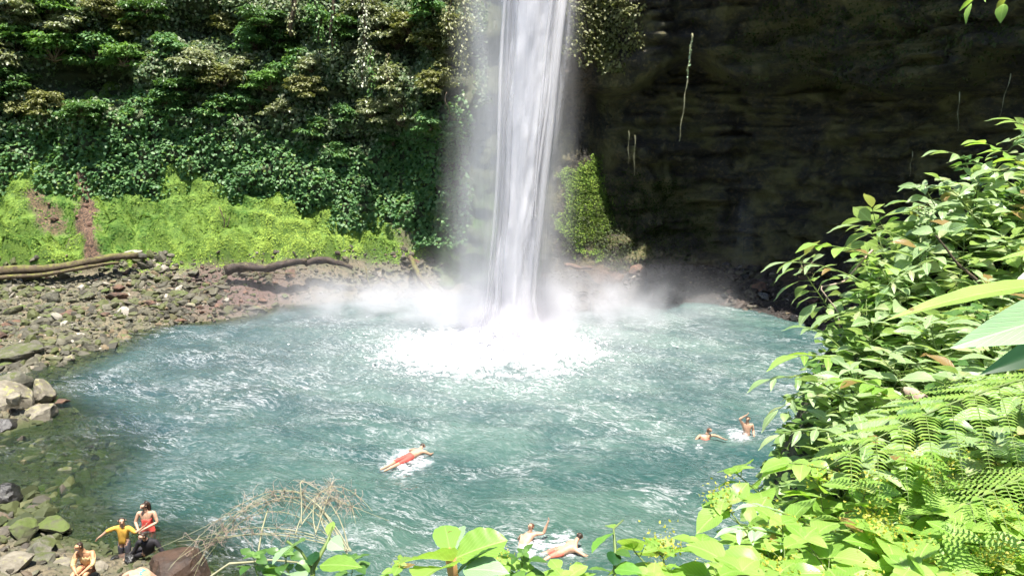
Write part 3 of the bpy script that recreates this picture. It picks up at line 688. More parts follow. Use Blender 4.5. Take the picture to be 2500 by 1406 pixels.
def lb_beach(px, py, mn):
    zone = 'at the waterline of the left beach' if py > 790 else 'high on the left beach under the long log' if py < 710 and px < 330 else 'on the dark gravel under the driftwood' if px > 450 else 'in the middle of the left beach rubble'
    return LBL[mn] + ' stone ' + zone
scatter(166, (-32, -3, 31, 48), lambda x, y, z, px, py: -.12 < z < 2.4 and -30 < px < 720 and py > 640, .2, .66, m_beach, lb_beach, 'stones of the left beach', .72, 2)
scatter(30, (-9, 0, 44, 48.6), lambda x, y, z, px, py: -.05 < z < 2.6 and 700 < px < 1080, .15, .5, lambda *a: 'rock_brown' if a[5].random() < .4 else 'rock_wet' if a[5].random() < .3 else 'rock', lambda px, py, mn: LBL[mn] + ' stone at the foot of the ferny bank left of the fall', 'stones left of the fall', .7, 3)
scatter(46, (2, 24, 34, 48.5), lambda x, y, z, px, py: -.15 < z < 2.4 and 1390 < px < 2150, .18, .75, lambda *a: 'rock_brown' if a[5].random() < .5 else 'rock_wet', lambda px, py, mn: LBL[mn] + (' rock on the shore under the dark cliff beside the fall' if px < 1700 else ' rock on the shore under the dark cliff near the bush'), 'rocks under the dark cliff', .66, 4, (.5, .62, .75))
scatter(40, (-20, -5, 14, 27), lambda x, y, z, px, py: -.35 < z < 1 and px < 560 and py > 1070, .14, .5, lambda x, y, z, px, py, g: 'rock_moss' if g.random() < .55 and py < 1300 else ('rock_wet' if g.random() < .45 else 'rock_pale' if g.random() < .4 and py > 1300 else 'rock'), lambda px, py, mn: LBL[mn] + (' stone in the brown shallows on the lower left' if py < 1260 else ' stone on the lower left shore around the bathers'), 'stones of the near shore', .7, 5)
for j, (px, py, w_) in enumerate([(178, 430, 22), (200, 455, 26), (186, 480, 20), (208, 505, 30), (190, 530, 24), (222, 548, 28), (205, 575, 34), (235, 590, 26), (196, 600, 24), (120, 500, 22), (135, 535, 26), (100, 470, 20)]):
    yy = np.linspace(43, 50, 200); hz = gh(at_y(px, py, 46)[0] + 0 * yy, yy); pz_ = pix(np.full(200, at_y(px, py, 46)[0]) * yy / 46, yy, hz)[1]; k_ = int(np.argmin(np.abs(pz_ - py))); q = at_y(px, py, yy[k_])
    put_rock('boulder', q[0], q[1], hz[k_] + .02, w_ / 2 * yy[k_] / F, 30 + j % 10, 'rock_brown', 'brown stone lying in the earthy gully ' + ('of the far left bank' if px < 150 else 'through the green bank'), 'stones in the gullies', .6)
# pebbles too many to count
g = np.random.default_rng(6)
X_ = g.uniform(-34, 22, 90000); Y_ = g.uniform(14, 48, 90000); Z_ = gh(X_, Y_); PX_, PY_ = pix(X_, Y_, Z_)
ok = (Z_ > -.5) & (Z_ < 3.1) & (PX_ > -60) & (PX_ < 2200)
X_, Y_, Z_, PX_ = X_[ok][:21000], Y_[ok][:21000], Z_[ok][:21000], PX_[ok][:21000]
n = len(X_); sz = (.05 + .26 * g.random(n) ** 3.5); sz = sz * (.55 + 1.1 * sst(-.35, .35, fbm(X_ * .45, Y_ * .6, X_ * 0, 505, 2))); nearw = (PY_[ok][:21000] > 1030); sz = np.where(nearw, sz * .85, sz)
VAR = np.stack([rock_shape(700 + k, 1.0, IV2) for k in range(12)]); T = VAR[g.integers(0, 12, n)] * np.stack([sz * g.uniform(.9, 1.6, n), sz * g.uniform(.8, 1.3, n), sz * g.uniform(.45, .95, n)], 1)[:, None, :]
tl = g.normal(0, .3, n)[:, None]; T = np.stack([T[..., 0] * np.cos(tl) - T[..., 2] * np.sin(tl), T[..., 1], T[..., 0] * np.sin(tl) + T[..., 2] * np.cos(tl)], -1)
a_ = g.uniform(0, 6.28, n)[:, None]; T = np.stack([T[..., 0] * np.cos(a_) - T[..., 1] * np.sin(a_), T[..., 0] * np.sin(a_) + T[..., 1] * np.cos(a_), T[..., 2]], -1)
V = T + np.stack([X_, Y_, Z_], 1)[:, None, :]
m, nt, out = mat('pebble')
v = attr(nt, 'var'); c = mixc(nt, v, (.035, .032, .022), (.19, .175, .12)); c = mixc(nt, rng(nt, v, .55, .7), c, (.075, .085, .025)); c = mixc(nt, rng(nt, v, .86, .9), c, (.16, .12, .07)); c = mixc(nt, rng(nt, v, .95, .96), c, (.32, .29, .24)); c = mixc(nt, rng(nt, noise_n(nt, pos(nt), 7, 4, .7), .45, .7, 0, .6), c, (.03, .03, .02))
c = mixc(nt, attr(nt, 'red'), c, (.05, .037, .03)); c = mixc(nt, attr(nt, 'alg'), c, mixc(nt, v, (.03, .04, .012), (.06, .07, .02)))
p = nd(nt, 'ShaderNodeBsdfPrincipled', Roughness=.75); nt.links.new(c, p.inputs['Base Color']); nt.links.new(p.outputs[0], out.inputs[0])
algv = nearw * (Z_[:n] < .25) * (g.random(n) < .8) * 1.0
redv = np.where((PX_ > 1300), 3.0, np.where((PX_ > 460), .7, .0)) * g.random(n) + nearw * .5 * (g.random(n) < .5)
o = mk('gravel', V.reshape(-1, 3), (IF2[None] + (np.arange(n) * len(IV2))[:, None, None]).reshape(-1, 3), m, attrs={'var': np.repeat(g.random(n), len(IV2)), 'red': np.repeat(redv, len(IV2)), 'alg': np.repeat(algv.astype(float), len(IV2))}, smooth=False)
tag(o, 'small stones and gravel covering the shore between the larger rocks', 'gravel', kind='stuff')

# ------------------------------------------------------------------ driftwood
def log(name, pts, radii, m_, label, cat='log', sides=16, rough=.34):
    P0 = np.array(pts, float); n = 22; t = np.linspace(0, len(P0) - 1, n)
    P = np.stack([np.interp(t, range(len(P0)), P0[:, i]) for i in range(3)], 1); r = np.interp(t, np.linspace(0, len(P0) - 1, len(radii)), radii)
    P[1:-1, 2] += (.35 * r.mean() * np.sin(np.linspace(0, 9, n)))[1:-1]; P[1:-1, 1] += (.4 * r.mean() * np.sin(np.linspace(1, 7, n)))[1:-1]
    base = P[0].copy(); b = MB(); b.tube(P - base, r, sides)
    V = b.V[0]; q = V + base
    V += (rough * r.mean() * fbm(q[:, 0] * 3, q[:, 1] * 3, q[:, 2] * 8, 77, 3))[:, None] * norm(V - np.repeat(P - base, sides, 0))
    o = b.build(name, M[m_]); o.location = tuple(map(float, base)); return tag(o, label, cat)
def pz(px, py, y, dz=0): q = at_y(px, py, y); q[2] += dz; return q
log('mossy_log', [pz(-60, 673, 41.5), pz(120, 652, 42.3), pz(335, 624, 43.3)], [.27, .25, .2], 'log', 'long mossy fallen log lying across the left beach below the green bank')
log('fallen_log', [pz(-60, 686, 41.1), pz(100, 670, 41.8), pz(290, 642, 42.7)], [.13, .13, .09], 'log', 'thinner log lying against the front of the long mossy log')
log('driftwood_log', [pz(550, 660, 43.9), pz(650, 650, 44.4), pz(748, 640, 44.9)], [.3, .24, .2], 'log_dark', 'thick dark driftwood log at the foot of the bank above the white boulder')
log('driftwood_log', [pz(745, 644, 45.2), pz(800, 632, 45.5), pz(860, 655, 45.7)], [.2, .22, .12], 'log_dark', 'short dark curved driftwood piece right of the thick driftwood log')
log('dead_branch', [pz(230, 712, 42.0), pz(330, 702, 42.6), pz(420, 692, 43.4), pz(500, 680, 43.9)], [.06, .08, .06, .03], 'log_dark', 'thin dark branch lying flat on the middle of the left beach')
log('dead_branch', [pz(480, 682, 44.4), pz(560, 668, 44.9), pz(720, 668, 45.4)], [.05, .04, .02], 'log', 'long thin pale stick lying under the dark driftwood log')
log('leaning_log', [pz(1000, 628, 46.6), pz(1025, 675, 45.2), pz(1078, 738, 43.6)], [.17, .15, .1], 'log', 'pale log leaning from the bank down into the mist left of the fall')
log('dead_branch', [pz(893, 652, 46.4), pz(897, 680, 46.0), pz(906, 702, 45.7)], [.05, .04, .03], 'log', 'short upright pale stick at the foot of the green bank')
log('driftwood_log', [pz(1380, 648, 46.0), pz(1445, 656, 46.2)], [.16, .1], 'rock_brown', 'short reddish log end on the shore right of the fall')
log('dead_branch', [pz(180, 745, 41.2), pz(215, 718, 41.9)], [.05, .03], 'log_dark', 'short dark stick poking up among the left beach stones')
b = MB()
for pts, r in [([(528, 600), (545, 570), (548, 540), (535, 505)], .05), ([(545, 570), (557, 548), (562, 530)], .035), ([(528, 600), (520, 585), (548, 580)], .03), ([(548, 540), (552, 522)], .02)]:
    P = np.array([at_y(a, c_, 46.4) for a, c_ in pts]) - at_y(528, 600, 46.4); b.tube(P, np.linspace(r, r * .5, len(P)), 6)
o = b.build('dead_sapling', M['bark']); o.location = tuple(map(float, at_y(528, 600, 46.4))); tag(o, 'bare crooked dead sapling standing on the bright green bank', 'dead tree')

# ------------------------------------------------------------------ bright moss / fern bank cover
g = np.random.default_rng(21)
N = 330000
X_ = g.uniform(-34, -1.5, N); Y_ = g.uniform(43, 51.5, N); Z_ = gh(X_, Y_); GA = green_amount(X_, Y_, Z_)
ok = (g.random(N) < GA * .95) & (Z_ < 9)
X_, Y_, Z_ = X_[ok], Y_[ok], Z_[ok]; n = len(X_)
e = .15
nx_ = -(gh(X_ + e, Y_) - gh(X_ - e, Y_)) / (2 * e); ny_ = -(gh(X_, Y_ + e) - gh(X_, Y_ - e)) / (2 * e)
NN = norm(np.stack([nx_, ny_, np.ones(n)], 1)); A_ = norm(np.stack([g.normal(0, .6, n), g.normal(-.35, .5, n), g.normal(0, .25, n)], 1)); A_ = norm(A_ - NN * np.sum(A_ * NN, 1)[:, None] * .85)
ok = (NN[:, 2] > .12 + .2 * g.random(n)) & (fbm(X_ * .8, Y_ * .8, X_ * 0, 71, 3) < .5); X_, Y_, Z_, NN, A_ = X_[ok], Y_[ok], Z_[ok], NN[ok], A_[ok]; n = len(X_)
o = leafobj('fern_moss_cover', np.stack([X_, Y_, Z_ - .02], 1), A_, NN, g.uniform(.07, .17, n), M['moss'], 'far')
vv = np.clip(.5 + .9 * fbm(X_ * .45, Y_ * .45, X_ * 0, 72, 3) + g.normal(0, .16, n), 0, 1); o.data.attributes['var'].data.foreach_set('value', np.repeat(vv, 7).astype(np.float32))
tag(o, 'bright yellow green moss and low ferns covering the bank', 'ground cover', kind='stuff')

# ------------------------------------------------------------------ creeper on the left wall
def wall_normals(x, z, f):
    e = .12; yx = (f(x + e, z) - f(x - e, z)) / (2 * e); yz = (f(x, z + e) - f(x, z - e)) / (2 * e)
    return norm(np.stack([yx, -np.ones_like(x), yz], 1))
N = 62000
x = g.uniform(-36, -2.2, N); z = g.uniform(3, 15.5, N); y = left_wall(x, z); PX_, PY_ = pix(x, y, z)
top = np.interp(PX_, [0, 150, 350, 560, 700, 900, 1100, 1200], [275, 280, 225, 300, 330, 370, 250, 200]) + 25 * fbm(x * .6, z * .6, x * 0, 51)
ok = (PY_ > top) & (gh(x, y, False) < z + .9) & (PX_ < 1150 - 20 * g.random(N)) & (g.random(N) < .55 + .6 * sst(-.5, .1, fbm(x * .5, z * .5, x * 0, 52)))
x, y, z = x[ok], y[ok], z[ok]; n = len(x); NN = wall_normals(x, z, left_wall)
A_ = norm(np.stack([g.normal(0, .6, n), g.normal(-.35, .3, n), g.normal(-.45, .4, n)], 1) + .2 * NN)
Nl = norm(NN * .6 + np.array([0, -.1, .9]) + g.normal(0, .3, (n, 3)))
puff = .25 * (1 + fbm(x * 1.2, z * 1.2, x * 0, 53)) + .25 * g.random(n)
o = leafobj('creeper_cover', np.stack([x, y, z], 1) + NN * puff[:, None], A_, Nl, g.uniform(.16, .32, n), M['leaf_creeper'], 'far', wide=1.25)
tag(o, 'dense green creeper carpet covering the lower left cliff', 'creeper', kind='stuff')

# ------------------------------------------------------------------ shrubs and small trees on the upper left wall
def shrub_proto(seed, m_leaf, nl, rad=1.0, drop=.0, leaf=.22):
    g = np.random.default_rng(seed); root = empty('cliff_shrub')
    b = MB(); tips = []
    for k in range(14):
        an = g.uniform(0, 6.28); el = g.uniform(-.35, 1.3); L = rad * g.uniform(.55, 1.0)
        d = np.array([math.cos(an) * math.cos(el), math.sin(an) * math.cos(el) * .9, math.sin(el)])
        P = np.array([np.array([0, 0, -.3 * rad]) * (1 - t) + d * L * t + np.array([0, 0, -.25 * L * t * t]) for t in np.linspace(0, 1, 5)])
        b.tube(P, np.linspace(.05, .012, 5) * rad, 5); tips.append((P[-1], d)); tips.append((P[-2], d))
    st = b.build('trunk', M['bark'], root)
    Ps, As, Ns = [], [], []
    for q, d in tips:
        m_ = nl // len(tips); rr_ = rad * g.uniform(.28, .45)
        v = norm(g.normal(size=(m_, 3))); v[:, 2] = np.abs(v[:, 2]) * .8 - .1
        p_ = q + v * rr_ * g.uniform(.55, 1.05, (m_, 1)) * np.array([1.15, 1, .62])
        Ps.append(p_); As.append(norm(v * np.array([1, 1, .2]) + np.array([0, -.2, -.35 - drop]) + g.normal(0, .3, (m_, 3)))); Ns.append(norm(np.array([0, -.15, 1]) + v * .45 + g.normal(0, .25, (m_, 3))))
    fo_ = leafobj('crown', np.concatenate(Ps), np.concatenate(As), np.concatenate(Ns), g.uniform(leaf * .7, leaf * 1.25, sum(map(len, Ps))), m_leaf, 'far', root)
    KIDS[root.name] = [st, fo_]; return root
PROT = {}
for i, (kk, mn) in enumerate([('green', 'leaf_mid'), ('dark', 'leaf_dark'), ('pale', 'leaf_pale'), ('olive', 'leaf_tan'), ('green', 'leaf_creeper'), ('pale', 'leaf_pale')]):
    PROT[i] = (kk, shrub_proto(200 + i, M[mn], 2100, 1.0, leaf=.15))
used = set()
def put_shrub(i, loc, sc, rz, label, group=None):
    kk, pr = PROT[i]
    if i not in used:
        used.add(i); pr.location = tuple(map(float, loc)); pr.scale = (sc, sc, sc); pr.rotation_euler = (0, 0, rz); o = pr
    else: o = copy_tree(pr, loc, (0, 0, rz), sc)
    return tag(o, label, 'shrub', group)
SH = [(40, 105, 1.9, 0), (130, 120, 1.8, 0), (230, 125, 1.7, 4), (300, 140, 1.4, 0), (60, 60, 1.7, 2), (170, 60, 1.6, 2), (20, 190, 1.5, 1), (110, 250, 1.3, 3), (40, 270, 1.4, 3), (300, 90, 1.2, 1),
      (200, 265, 1.3, 1), (320, 60, 1.4, 3), (420, 120, 1.5, 4), (480, 150, 1.5, 2), (540, 190, 1.4, 3), (440, 210, 1.4, 1), (400, 250, 1.3, 4), (620, 100, 1.4, 4), (680, 95, 1.3, 1), (600, 160, 1.3, 2), (560, 60, 1.3, 3),
      (660, 200, 1.4, 0), (720, 150, 1.3, 4), (760, 160, 1.1, 2), (640, 40, 1.4, 1), (740, 210, 1.2, 3), (610, 250, 1.2, 4), (690, 270, 1.2, 2), (530, 260, 1.2, 4), (850, 60, 1.3, 1), (900, 130, 1.3, 2), (930, 60, 1.5, 5), (890, 20, 1.4, 5), (970, 100, 1.3, 3),
      (860, 130, 1.0, 5), (940, 190, 1.2, 5), (1000, 60, 1.3, 3), (1050, 100, 1.3, 3), (980, 250, 1.0, 2), (910, 270, 1.2, 5), (840, 280, 1.1, 4), (1060, 200, 1.2, 3), (1090, 150, 1.1, 3), (1110, 60, 1.2, 3), (1040, 20, 1.4, 4), (980, 290, 1.2, 2), (1050, 300, 1.1, 4),
      (780, 40, 1.1, 4), (350, 20, 1.3, 1), (250, 20, 1.3, 3), (120, 10, 1.4, 0), (20, 10, 1.4, 2), (960, 340, 1.0, 4), (760, 310, 1.1, 4), (890, 330, .9, 5), (1100, 320, .9, 4), (820, 370, 1.0, 4), (-40, 130, 1.8, 2), (-60, 230, 1.6, 1)]
words = {0: 'bright green', 1: 'dark green', 2: 'pale silvery', 3: 'olive brown', 4: 'mid green', 5: 'sunlit pale'}
seen = {}
for j, (px, py, r, i) in enumerate(SH):
    q = at_y(px, py, 50)
    for _ in range(6):
        yy = float(left_wall(np.array([q[0]]), np.array([q[2]]))[0]) - .5 * r; q = at_y(px, py, yy)
    zone = ('at the far left' if px < 140 else 'near the dark hollow' if px < 340 else 'right of the dark hollow' if px < 520 else 'in the middle' if px < 790 else 'on the sunlit buttress' if px < 1000 else 'beside the falling water')
    lvl = 'very high' if py < 50 else 'high' if py < 130 else 'halfway' if py < 230 else 'low'
    lab = '%s shrub %s up the left cliff %s' % (words[i], lvl, zone)
    n_ = seen.get(lab, 0); seen[lab] = n_ + 1
    put_shrub(i, q + np.array([0, 0, -.1 * r]), r * 1.05, random.uniform(0, 6.28), lab, 'shrubs on the left cliff')

N = 125000; g = np.random.default_rng(88)
x = g.uniform(-40, 2.0, N); z = g.uniform(9, 27, N); y = left_wall(x, z); PX_, PY_ = pix(x, y, z)
top = np.interp(PX_, [0, 150, 350, 560, 700, 900, 1100, 1200], [275, 280, 225, 300, 330, 370, 250, 200]) + 40
hole = sum(np.exp(-(((x - hx) / rx) ** 2 + ((z - hz) / rz) ** 2)) for hx, hz, rx, rz, dp in HW)
ok = (PY_ < top) & (PY_ > -160) & (g.random(N) < 1.05 - .95 * np.clip(hole, 0, 1)) & (PX_ < 1185) & ((PX_ < 1075) | (g.random(N) < .7 * sst(-.3, .3, fbm(x * 2.2, z * .35, x * 0, 74))))
x, y, z = x[ok], y[ok], z[ok]; n = len(x); NN = wall_normals(x, z, left_wall)
o = leafobj('upper_leaf_cover', np.stack([x, y, z], 1) + NN * (.1 + .35 * g.random(n))[:, None], norm(np.stack([g.normal(0, .6, n), g.normal(-.35, .3, n), g.normal(-.5, .4, n)], 1)), norm(NN * .5 + np.array([0, -.1, .9]) + g.normal(0, .35, (n, 3))), g.uniform(.15, .32, n), M['leaf_cliff'], 'far', wide=1.15)
tag(o, 'mixed dark leaves clothing the upper left cliff between the shrubs', 'foliage', kind='stuff')

# hanging vines and trunks
def vine(px, y0, y1, dep, r, m_leaf, label, nl=160, w=.35, name='hanging_vine', cat='vine', bare=False, mt='bark'):
    A0 = at_y(px, y0, dep); A1 = at_y(px + random.uniform(-6, 6), y1, dep + .2)
    P = np.array([A0 * (1 - t) + A1 * t + np.array([.12 * math.sin(t * 7 + px), .1 * math.cos(t * 5), 0]) for t in np.linspace(0, 1, 12)]) - A0
    root = empty(name, A0); b = MB(); b.tube(P, np.linspace(r, r * .5, 12), 6); b.build('stem', M[mt], root)
    if not bare:
        g = np.random.default_rng(int(px)); t = g.random(nl); Q = np.stack([np.interp(t, np.linspace(0, 1, 12), P[:, i]) for i in range(3)], 1)
        an = g.uniform(0, 6.28, nl); rad_ = w * np.sqrt(g.random(nl)); d = np.stack([np.cos(an), np.sin(an), 0 * an], 1)
        leafobj('foliage', Q + d * rad_[:, None], norm(d * .5 + np.array([0, -.2, -.8]) + g.normal(0, .25, (nl, 3))), norm(d + np.array([0, -.6, .7])), g.uniform(.12, .26, nl), m_leaf, 'far', root)
    tag(root, label, cat); return root
vine(775, -40, 100, 49.5, .12, M['leaf_mid'], 'leafy green vine hanging down a trunk at the top centre of the left cliff', 300, .3)
vine(715, -40, 90, 50.5, .22, M['leaf_tan'], 'thick brown trunk hung with leaves at the top of the left cliff', 120, .35, 'tree_trunk', 'tree')
vine(884, -60, 210, 46.6, .1, M['leaf_pale'], 'long pale sunlit vine hanging down the buttress', 500, .38)
vine(908, 120, 235, 46.2, .04, M['leaf_mid'], 'short thin vine on the buttress right of the long pale vine', 90, .12)
vine(945, 130, 240, 46.2, .035, M['leaf_tan'], 'thin brown vine hanging on the right of the buttress', 60, .1)
vine(1090, 225, 300, 45.5, .03, M['leaf_tan'], 'bare brown root hanging under the mossy ledge beside the fall', 0, .1, 'hanging_root', 'root', True)
vine(810, -40, 120, 49, .14, M['leaf_dark'], 'dark trunk beside the leafy green vine at the top', 80, .3, 'tree_trunk', 'tree')
vine(1130, -40, 180, 45.6, .05, M['leaf_tan'], 'olive vine curtain hanging right beside the falling water', 500, .5)
vine(1100, -40, 110, 45.9, .05, M['leaf_tan'], 'short olive vine curtain left of the longer one beside the water', 320, .45)
vine(55, -40, 60, 51, .16, M['leaf_dark'], 'mossy trunk at the top left corner of the cliff', 60, .3, 'tree_trunk', 'tree')
# roots and strings on the dark cliff
def root_string(pts, dep, r, label, mt='twig_pale', leafy=0):
    P = np.array([at_y(a, b_, dep + dd) for a, b_, dd in pts]); base = P[0].copy()
    t = np.linspace(0, len(P) - 1, 26); Q = np.stack([np.interp(t, range(len(P)), P[:, i]) for i in range(3)], 1) - base
    Q[:, 0] += .03 * np.sin(t * 9); root = empty('hanging_root', base)
    b = MB(); b.tube(Q, r * (1 + .5 * np.sin(t * 13)) * np.linspace(1.2, .5, 26), 5); b.build('stem', M[mt], root)
    if leafy:
        g = np.random.default_rng(leafy); t = g.random(leafy) * .6; q = np.stack([np.interp(t * (len(P) - 1), np.linspace(0, len(P) - 1, 26), Q[:, i]) for i in range(3)], 1)
        leafobj('foliage', q, g.normal(0, .6, (leafy, 3)) + np.array([0, 0, -.6]), g.normal(0, 1, (leafy, 3)), g.uniform(.07, .16, leafy), M['leaf_gloss'], 'far', root)
    return tag(root, label, 'root')
root_string([(1690, 82, 0), (1683, 150, 0), (1672, 240, 0), (1658, 345, 0)], 38.5, .035, 'long pale hanging root strung down in front of the dark cliff', 'twig_pale', 40)
root_string([(2342, 225, 0), (2338, 320, 0)], 36, .02, 'short pale root hanging on the right side of the dark cliff')
root_string([(2468, 180, 0), (2440, 285, 0)], 34, .018, 'thin slanting root near the right edge of the dark cliff')
root_string([(1535, 320, 0), (1534, 400, 0)], 44.5, .02, 'left one of two short roots hanging low on the dark cliff')
root_string([(1550, 330, 0), (1548, 430, 0)], 44.5, .02, 'right one of two short roots hanging low on the dark cliff')
root_string([(2228, 370, 0), (2220, 430, 0)], 38, .015, 'small thin root hanging above the bush tips')
# faint trickle on the dark cliff
b = MB(); g = np.random.default_rng(5)
q0 = at_y(1800, 690, 47.0)
for i in range(14):
    x0 = g.normal(0, .35); zt = g.uniform(4.5, 7.5); z = np.linspace(.3, zt, 8); b.tube(np.stack([x0 * (1.6 - z / 9), .1 * g.normal() + 0 * z, z], 1), g.uniform(.04, .12), 6, False, g.uniform(.2, .6))
M['trickle'] = water_strand_mat('thin_trickle', .10, (2, 2, .3), .3, .8)
o = b.build('water_trickle', M['trickle']); o.location = (float(q0[0]), float(q0[1]) - .6, 0); tag(o, 'faint thin trickle of water falling down the dark cliff', 'trickle')

# plants on the dark cliff: green patch by the fall, lit leaves at the top, ferns at the top right
def wall_leaves(name, n, sfn, zfn, cond, size, m_, label, cat, seed, puff=.15, kind_='far'):
    g = np.random.default_rng(seed); s = sfn(g, n); z = zfn(g, n); x, y, _ = right_wall(s, z); ok = cond(x, y, z, s, g)
    s, x, y, z = s[ok], x[ok], y[ok], z[ok]
    e = .12; xa, ya, _ = right_wall(s + e, z); xb, yb, _ = right_wall(s, z + e)
    a = np.stack([xa - x, ya - y, 0 * x], 1); b_ = np.stack([xb - x, yb - y, 0 * x + e], 1); N_ = norm(np.cross(a, b_)); 
    n = len(x); A_ = norm(N_ * .35 + np.stack([g.normal(0, .6, n), g.normal(0, .3, n), g.normal(-.6, .4, n)], 1))
    o = leafobj(name, np.stack([x, y, z], 1) + N_ * (.08 + puff * g.random(n))[:, None], A_, norm(N_ * .5 + np.array([0, -.1, .9]) + g.normal(0, .35, (n, 3))), g.uniform(size * .6, size * 1.3, n), M[m_], kind_)
    return tag(o, label, cat, kind='stuff')
def patch_cond(x0, y0, rx, ry, seed):
    def f(x, y, z, s, g):
        px, py = pix(x, y, z); return np.hypot((px - x0) / rx, (py - y0) / ry) + .55 * fbm(x * .9, z * .9, x * 0, seed) + .3 * fbm(x * 3, z * 3, x * 0, seed + 9) < 1.12 - .5 * g.random(len(x)) ** 1.5
    return f
U = lambda a, b_: (lambda g, n: g.uniform(a, b_, n))
wall_leaves('moss_patch', 30000, U(.2, 6), U(2, 9), patch_cond(1428, 500, 66, 112, 1), .1, 'moss', 'bright green mossy patch on the rock right of the fall', 'moss', 61, .05)
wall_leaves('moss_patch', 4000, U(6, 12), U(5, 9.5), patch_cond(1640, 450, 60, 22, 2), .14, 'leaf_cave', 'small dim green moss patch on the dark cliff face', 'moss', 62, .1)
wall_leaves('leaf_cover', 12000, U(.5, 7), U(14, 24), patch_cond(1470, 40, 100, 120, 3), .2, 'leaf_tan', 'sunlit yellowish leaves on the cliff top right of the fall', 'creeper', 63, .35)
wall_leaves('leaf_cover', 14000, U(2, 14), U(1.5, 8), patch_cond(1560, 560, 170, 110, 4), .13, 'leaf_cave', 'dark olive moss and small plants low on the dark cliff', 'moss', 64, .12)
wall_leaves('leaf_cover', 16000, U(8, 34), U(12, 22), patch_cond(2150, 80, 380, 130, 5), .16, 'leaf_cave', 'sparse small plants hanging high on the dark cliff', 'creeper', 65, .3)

exec_tail = True
# ------------------------------------------------------------------ near hillside
CAN = [(2500, 330, 4.9), (2380, 410, 4.9), (2250, 510, 4.8), (2130, 580, 4.6), (2020, 660, 4.3), (2080, 740, 4.3), (2010, 880, 3.8), (1930, 960, 3.6), (1940, 1080, 3.2), (1925, 1180, 2.8), (1880, 1280, 2.45), (1780, 1340, 2.2), (1700, 1400, 2.05),
       (2500, 600, 4.1), (2300, 650, 4.3), (2500, 850, 3.3), (2250, 850, 3.7), (2500, 1100, 2.6), (2200, 1100, 2.9), (2500, 1380, 1.95), (2200, 1350, 2.1), (2000, 1350, 2.15)]
CQ = [at_d(a, b_, c_) for a, b_, c_ in CAN]
CQ += [np.array(p, float) for p in [(0, 0, 8.6), (0, 1.2, 8.75), (-3, .5, 8.5), (-8, -1, 8), (0, -4, 8.8), (1, .7, 8.9), (3, 0, 10), (6, 2, 11.5), (7, 6, 12), (12, 4, 14), (14, -6, 15), (5, -5, 11), (-10, -6, 9), (.4, 1.7, 8.85), (-1.5, 1.4, 8.7)]]
CQ = np.array(CQ)
def canopy(x, y):
    sh = np.shape(x); x = np.ravel(x).astype(float); y = np.ravel(y).astype(float)
    d = np.hypot(x[:, None] - CQ[None, :, 0], y[:, None] - CQ[None, :, 1]) + .12
    w = d ** -3.2; return ((w @ CQ[:, 2]) / w.sum(1)).reshape(sh)
EDGE = np.array([(-12, -2.0), (-6, .6), (-2, 1.55), (.55, 1.75), (.75, 2.15), (1.05, 2.55), (1.25, 3.05), (1.4, 3.35), (1.55, 3.75), (1.8, 4.1), (2.2, 4.5), (2.7, 4.8), (3.3, 5.1), (5, 6.0), (9, 8.0), (15, 9)])
def edge_y(x): return np.interp(x, EDGE[:, 0], EDGE[:, 1])
def hill(x, y):
    d = np.maximum(y - edge_y(x), 0)
    return canopy(x, y) - .38 - 2.1 * d + .05 * fbm(x * 2, y * 2, x * 0, 44)
xs = np.r_[np.arange(-16, -2, .4), np.arange(-2, 6, .07), np.arange(6, 26, .4)]; ys = np.r_[np.arange(-12, 0, .4), np.arange(0, 6.5, .07), np.arange(6.5, 16, .35)]
X, Y = np.meshgrid(xs, ys, indexing='ij'); Zh = np.maximum(hill(X, Y), -2.5)
M['soil'] = plain('dark_soil', (.045, .05, .02), .9, (.02, .02, .012), 5, .8, .05, co='pos')
o = mk('hillside', np.stack([X, Y, Zh], -1).reshape(-1, 3), grid_faces(len(xs), len(ys)), M['soil']); tag(o, kind='structure')

# plant prototypes
def sprig(seed, kind, m_leaf, hgt=.5, lv=10, size=.11, wide=1.0, droop=.35, flowers=0, per=2, name='leafy_plant'):
    g = np.random.default_rng(seed); root = empty(name); b = MB()
    lean = g.normal(0, .12, 2); P = np.array([(lean[0] * t * t + .02 * math.sin(t * 5), lean[1] * t * t, hgt * t) for t in np.linspace(0, 1, 8)]); b.tube(P, np.linspace(.006, .002, 8), 5)
    Ps, As, Ns, Sz = [], [], [], []
    for i in range(lv):
        t = .22 + .78 * (i + .5) / lv; q = np.array([np.interp(t, np.linspace(0, 1, 8), P[:, k]) for k in range(3)]); a0 = i * 1.57 + g.uniform(-.4, .4) + seed
        for k in range(per):
            an = a0 + k * 2 * math.pi / per + g.uniform(-.25, .25); d = np.array([math.cos(an), math.sin(an), 0])
            el = .35 - droop * (1 - t) + g.uniform(-.25, .15); pe = size * .3
            e_ = q + pe * (d + np.array([0, 0, .5])); b.tube([q, e_], [.0022, .0015], 4, False)
            Ps.append(e_); As.append(d * math.cos(el) + np.array([0, 0, math.sin(el)])); Ns.append(np.array([0, 0, 1.0]) + g.normal(0, .25, 3)); Sz.append(size * g.uniform(.7, 1.15) * (1.1 - .45 * abs(t - .55)))
    for k in range(4):
        an = k * 1.57 + g.uniform(-.3, .3); Ps.append(P[-1]); As.append((math.cos(an), math.sin(an), .35)); Ns.append((0, 0, 1)); Sz.append(size * .55)
    kids = [b.build('stem', M['stem'], root), leafobj('foliage', Ps, As, Ns, Sz, m_leaf, kind, root, wide=wide)]
    if flowers:
        n = 90; q = P[-1] + g.normal(0, 1, (n, 3)) * np.array([.03, .03, .025]) + np.array([0, 0, .02])
        kids.append(leafobj('inflorescence', q, g.normal(0, 1, (n, 3)), g.normal(0, 1, (n, 3)), .011, M['flower'], 'far', root)); kids[-1]['kind'] = 'stuff'
    KIDS[root.name] = kids; return root
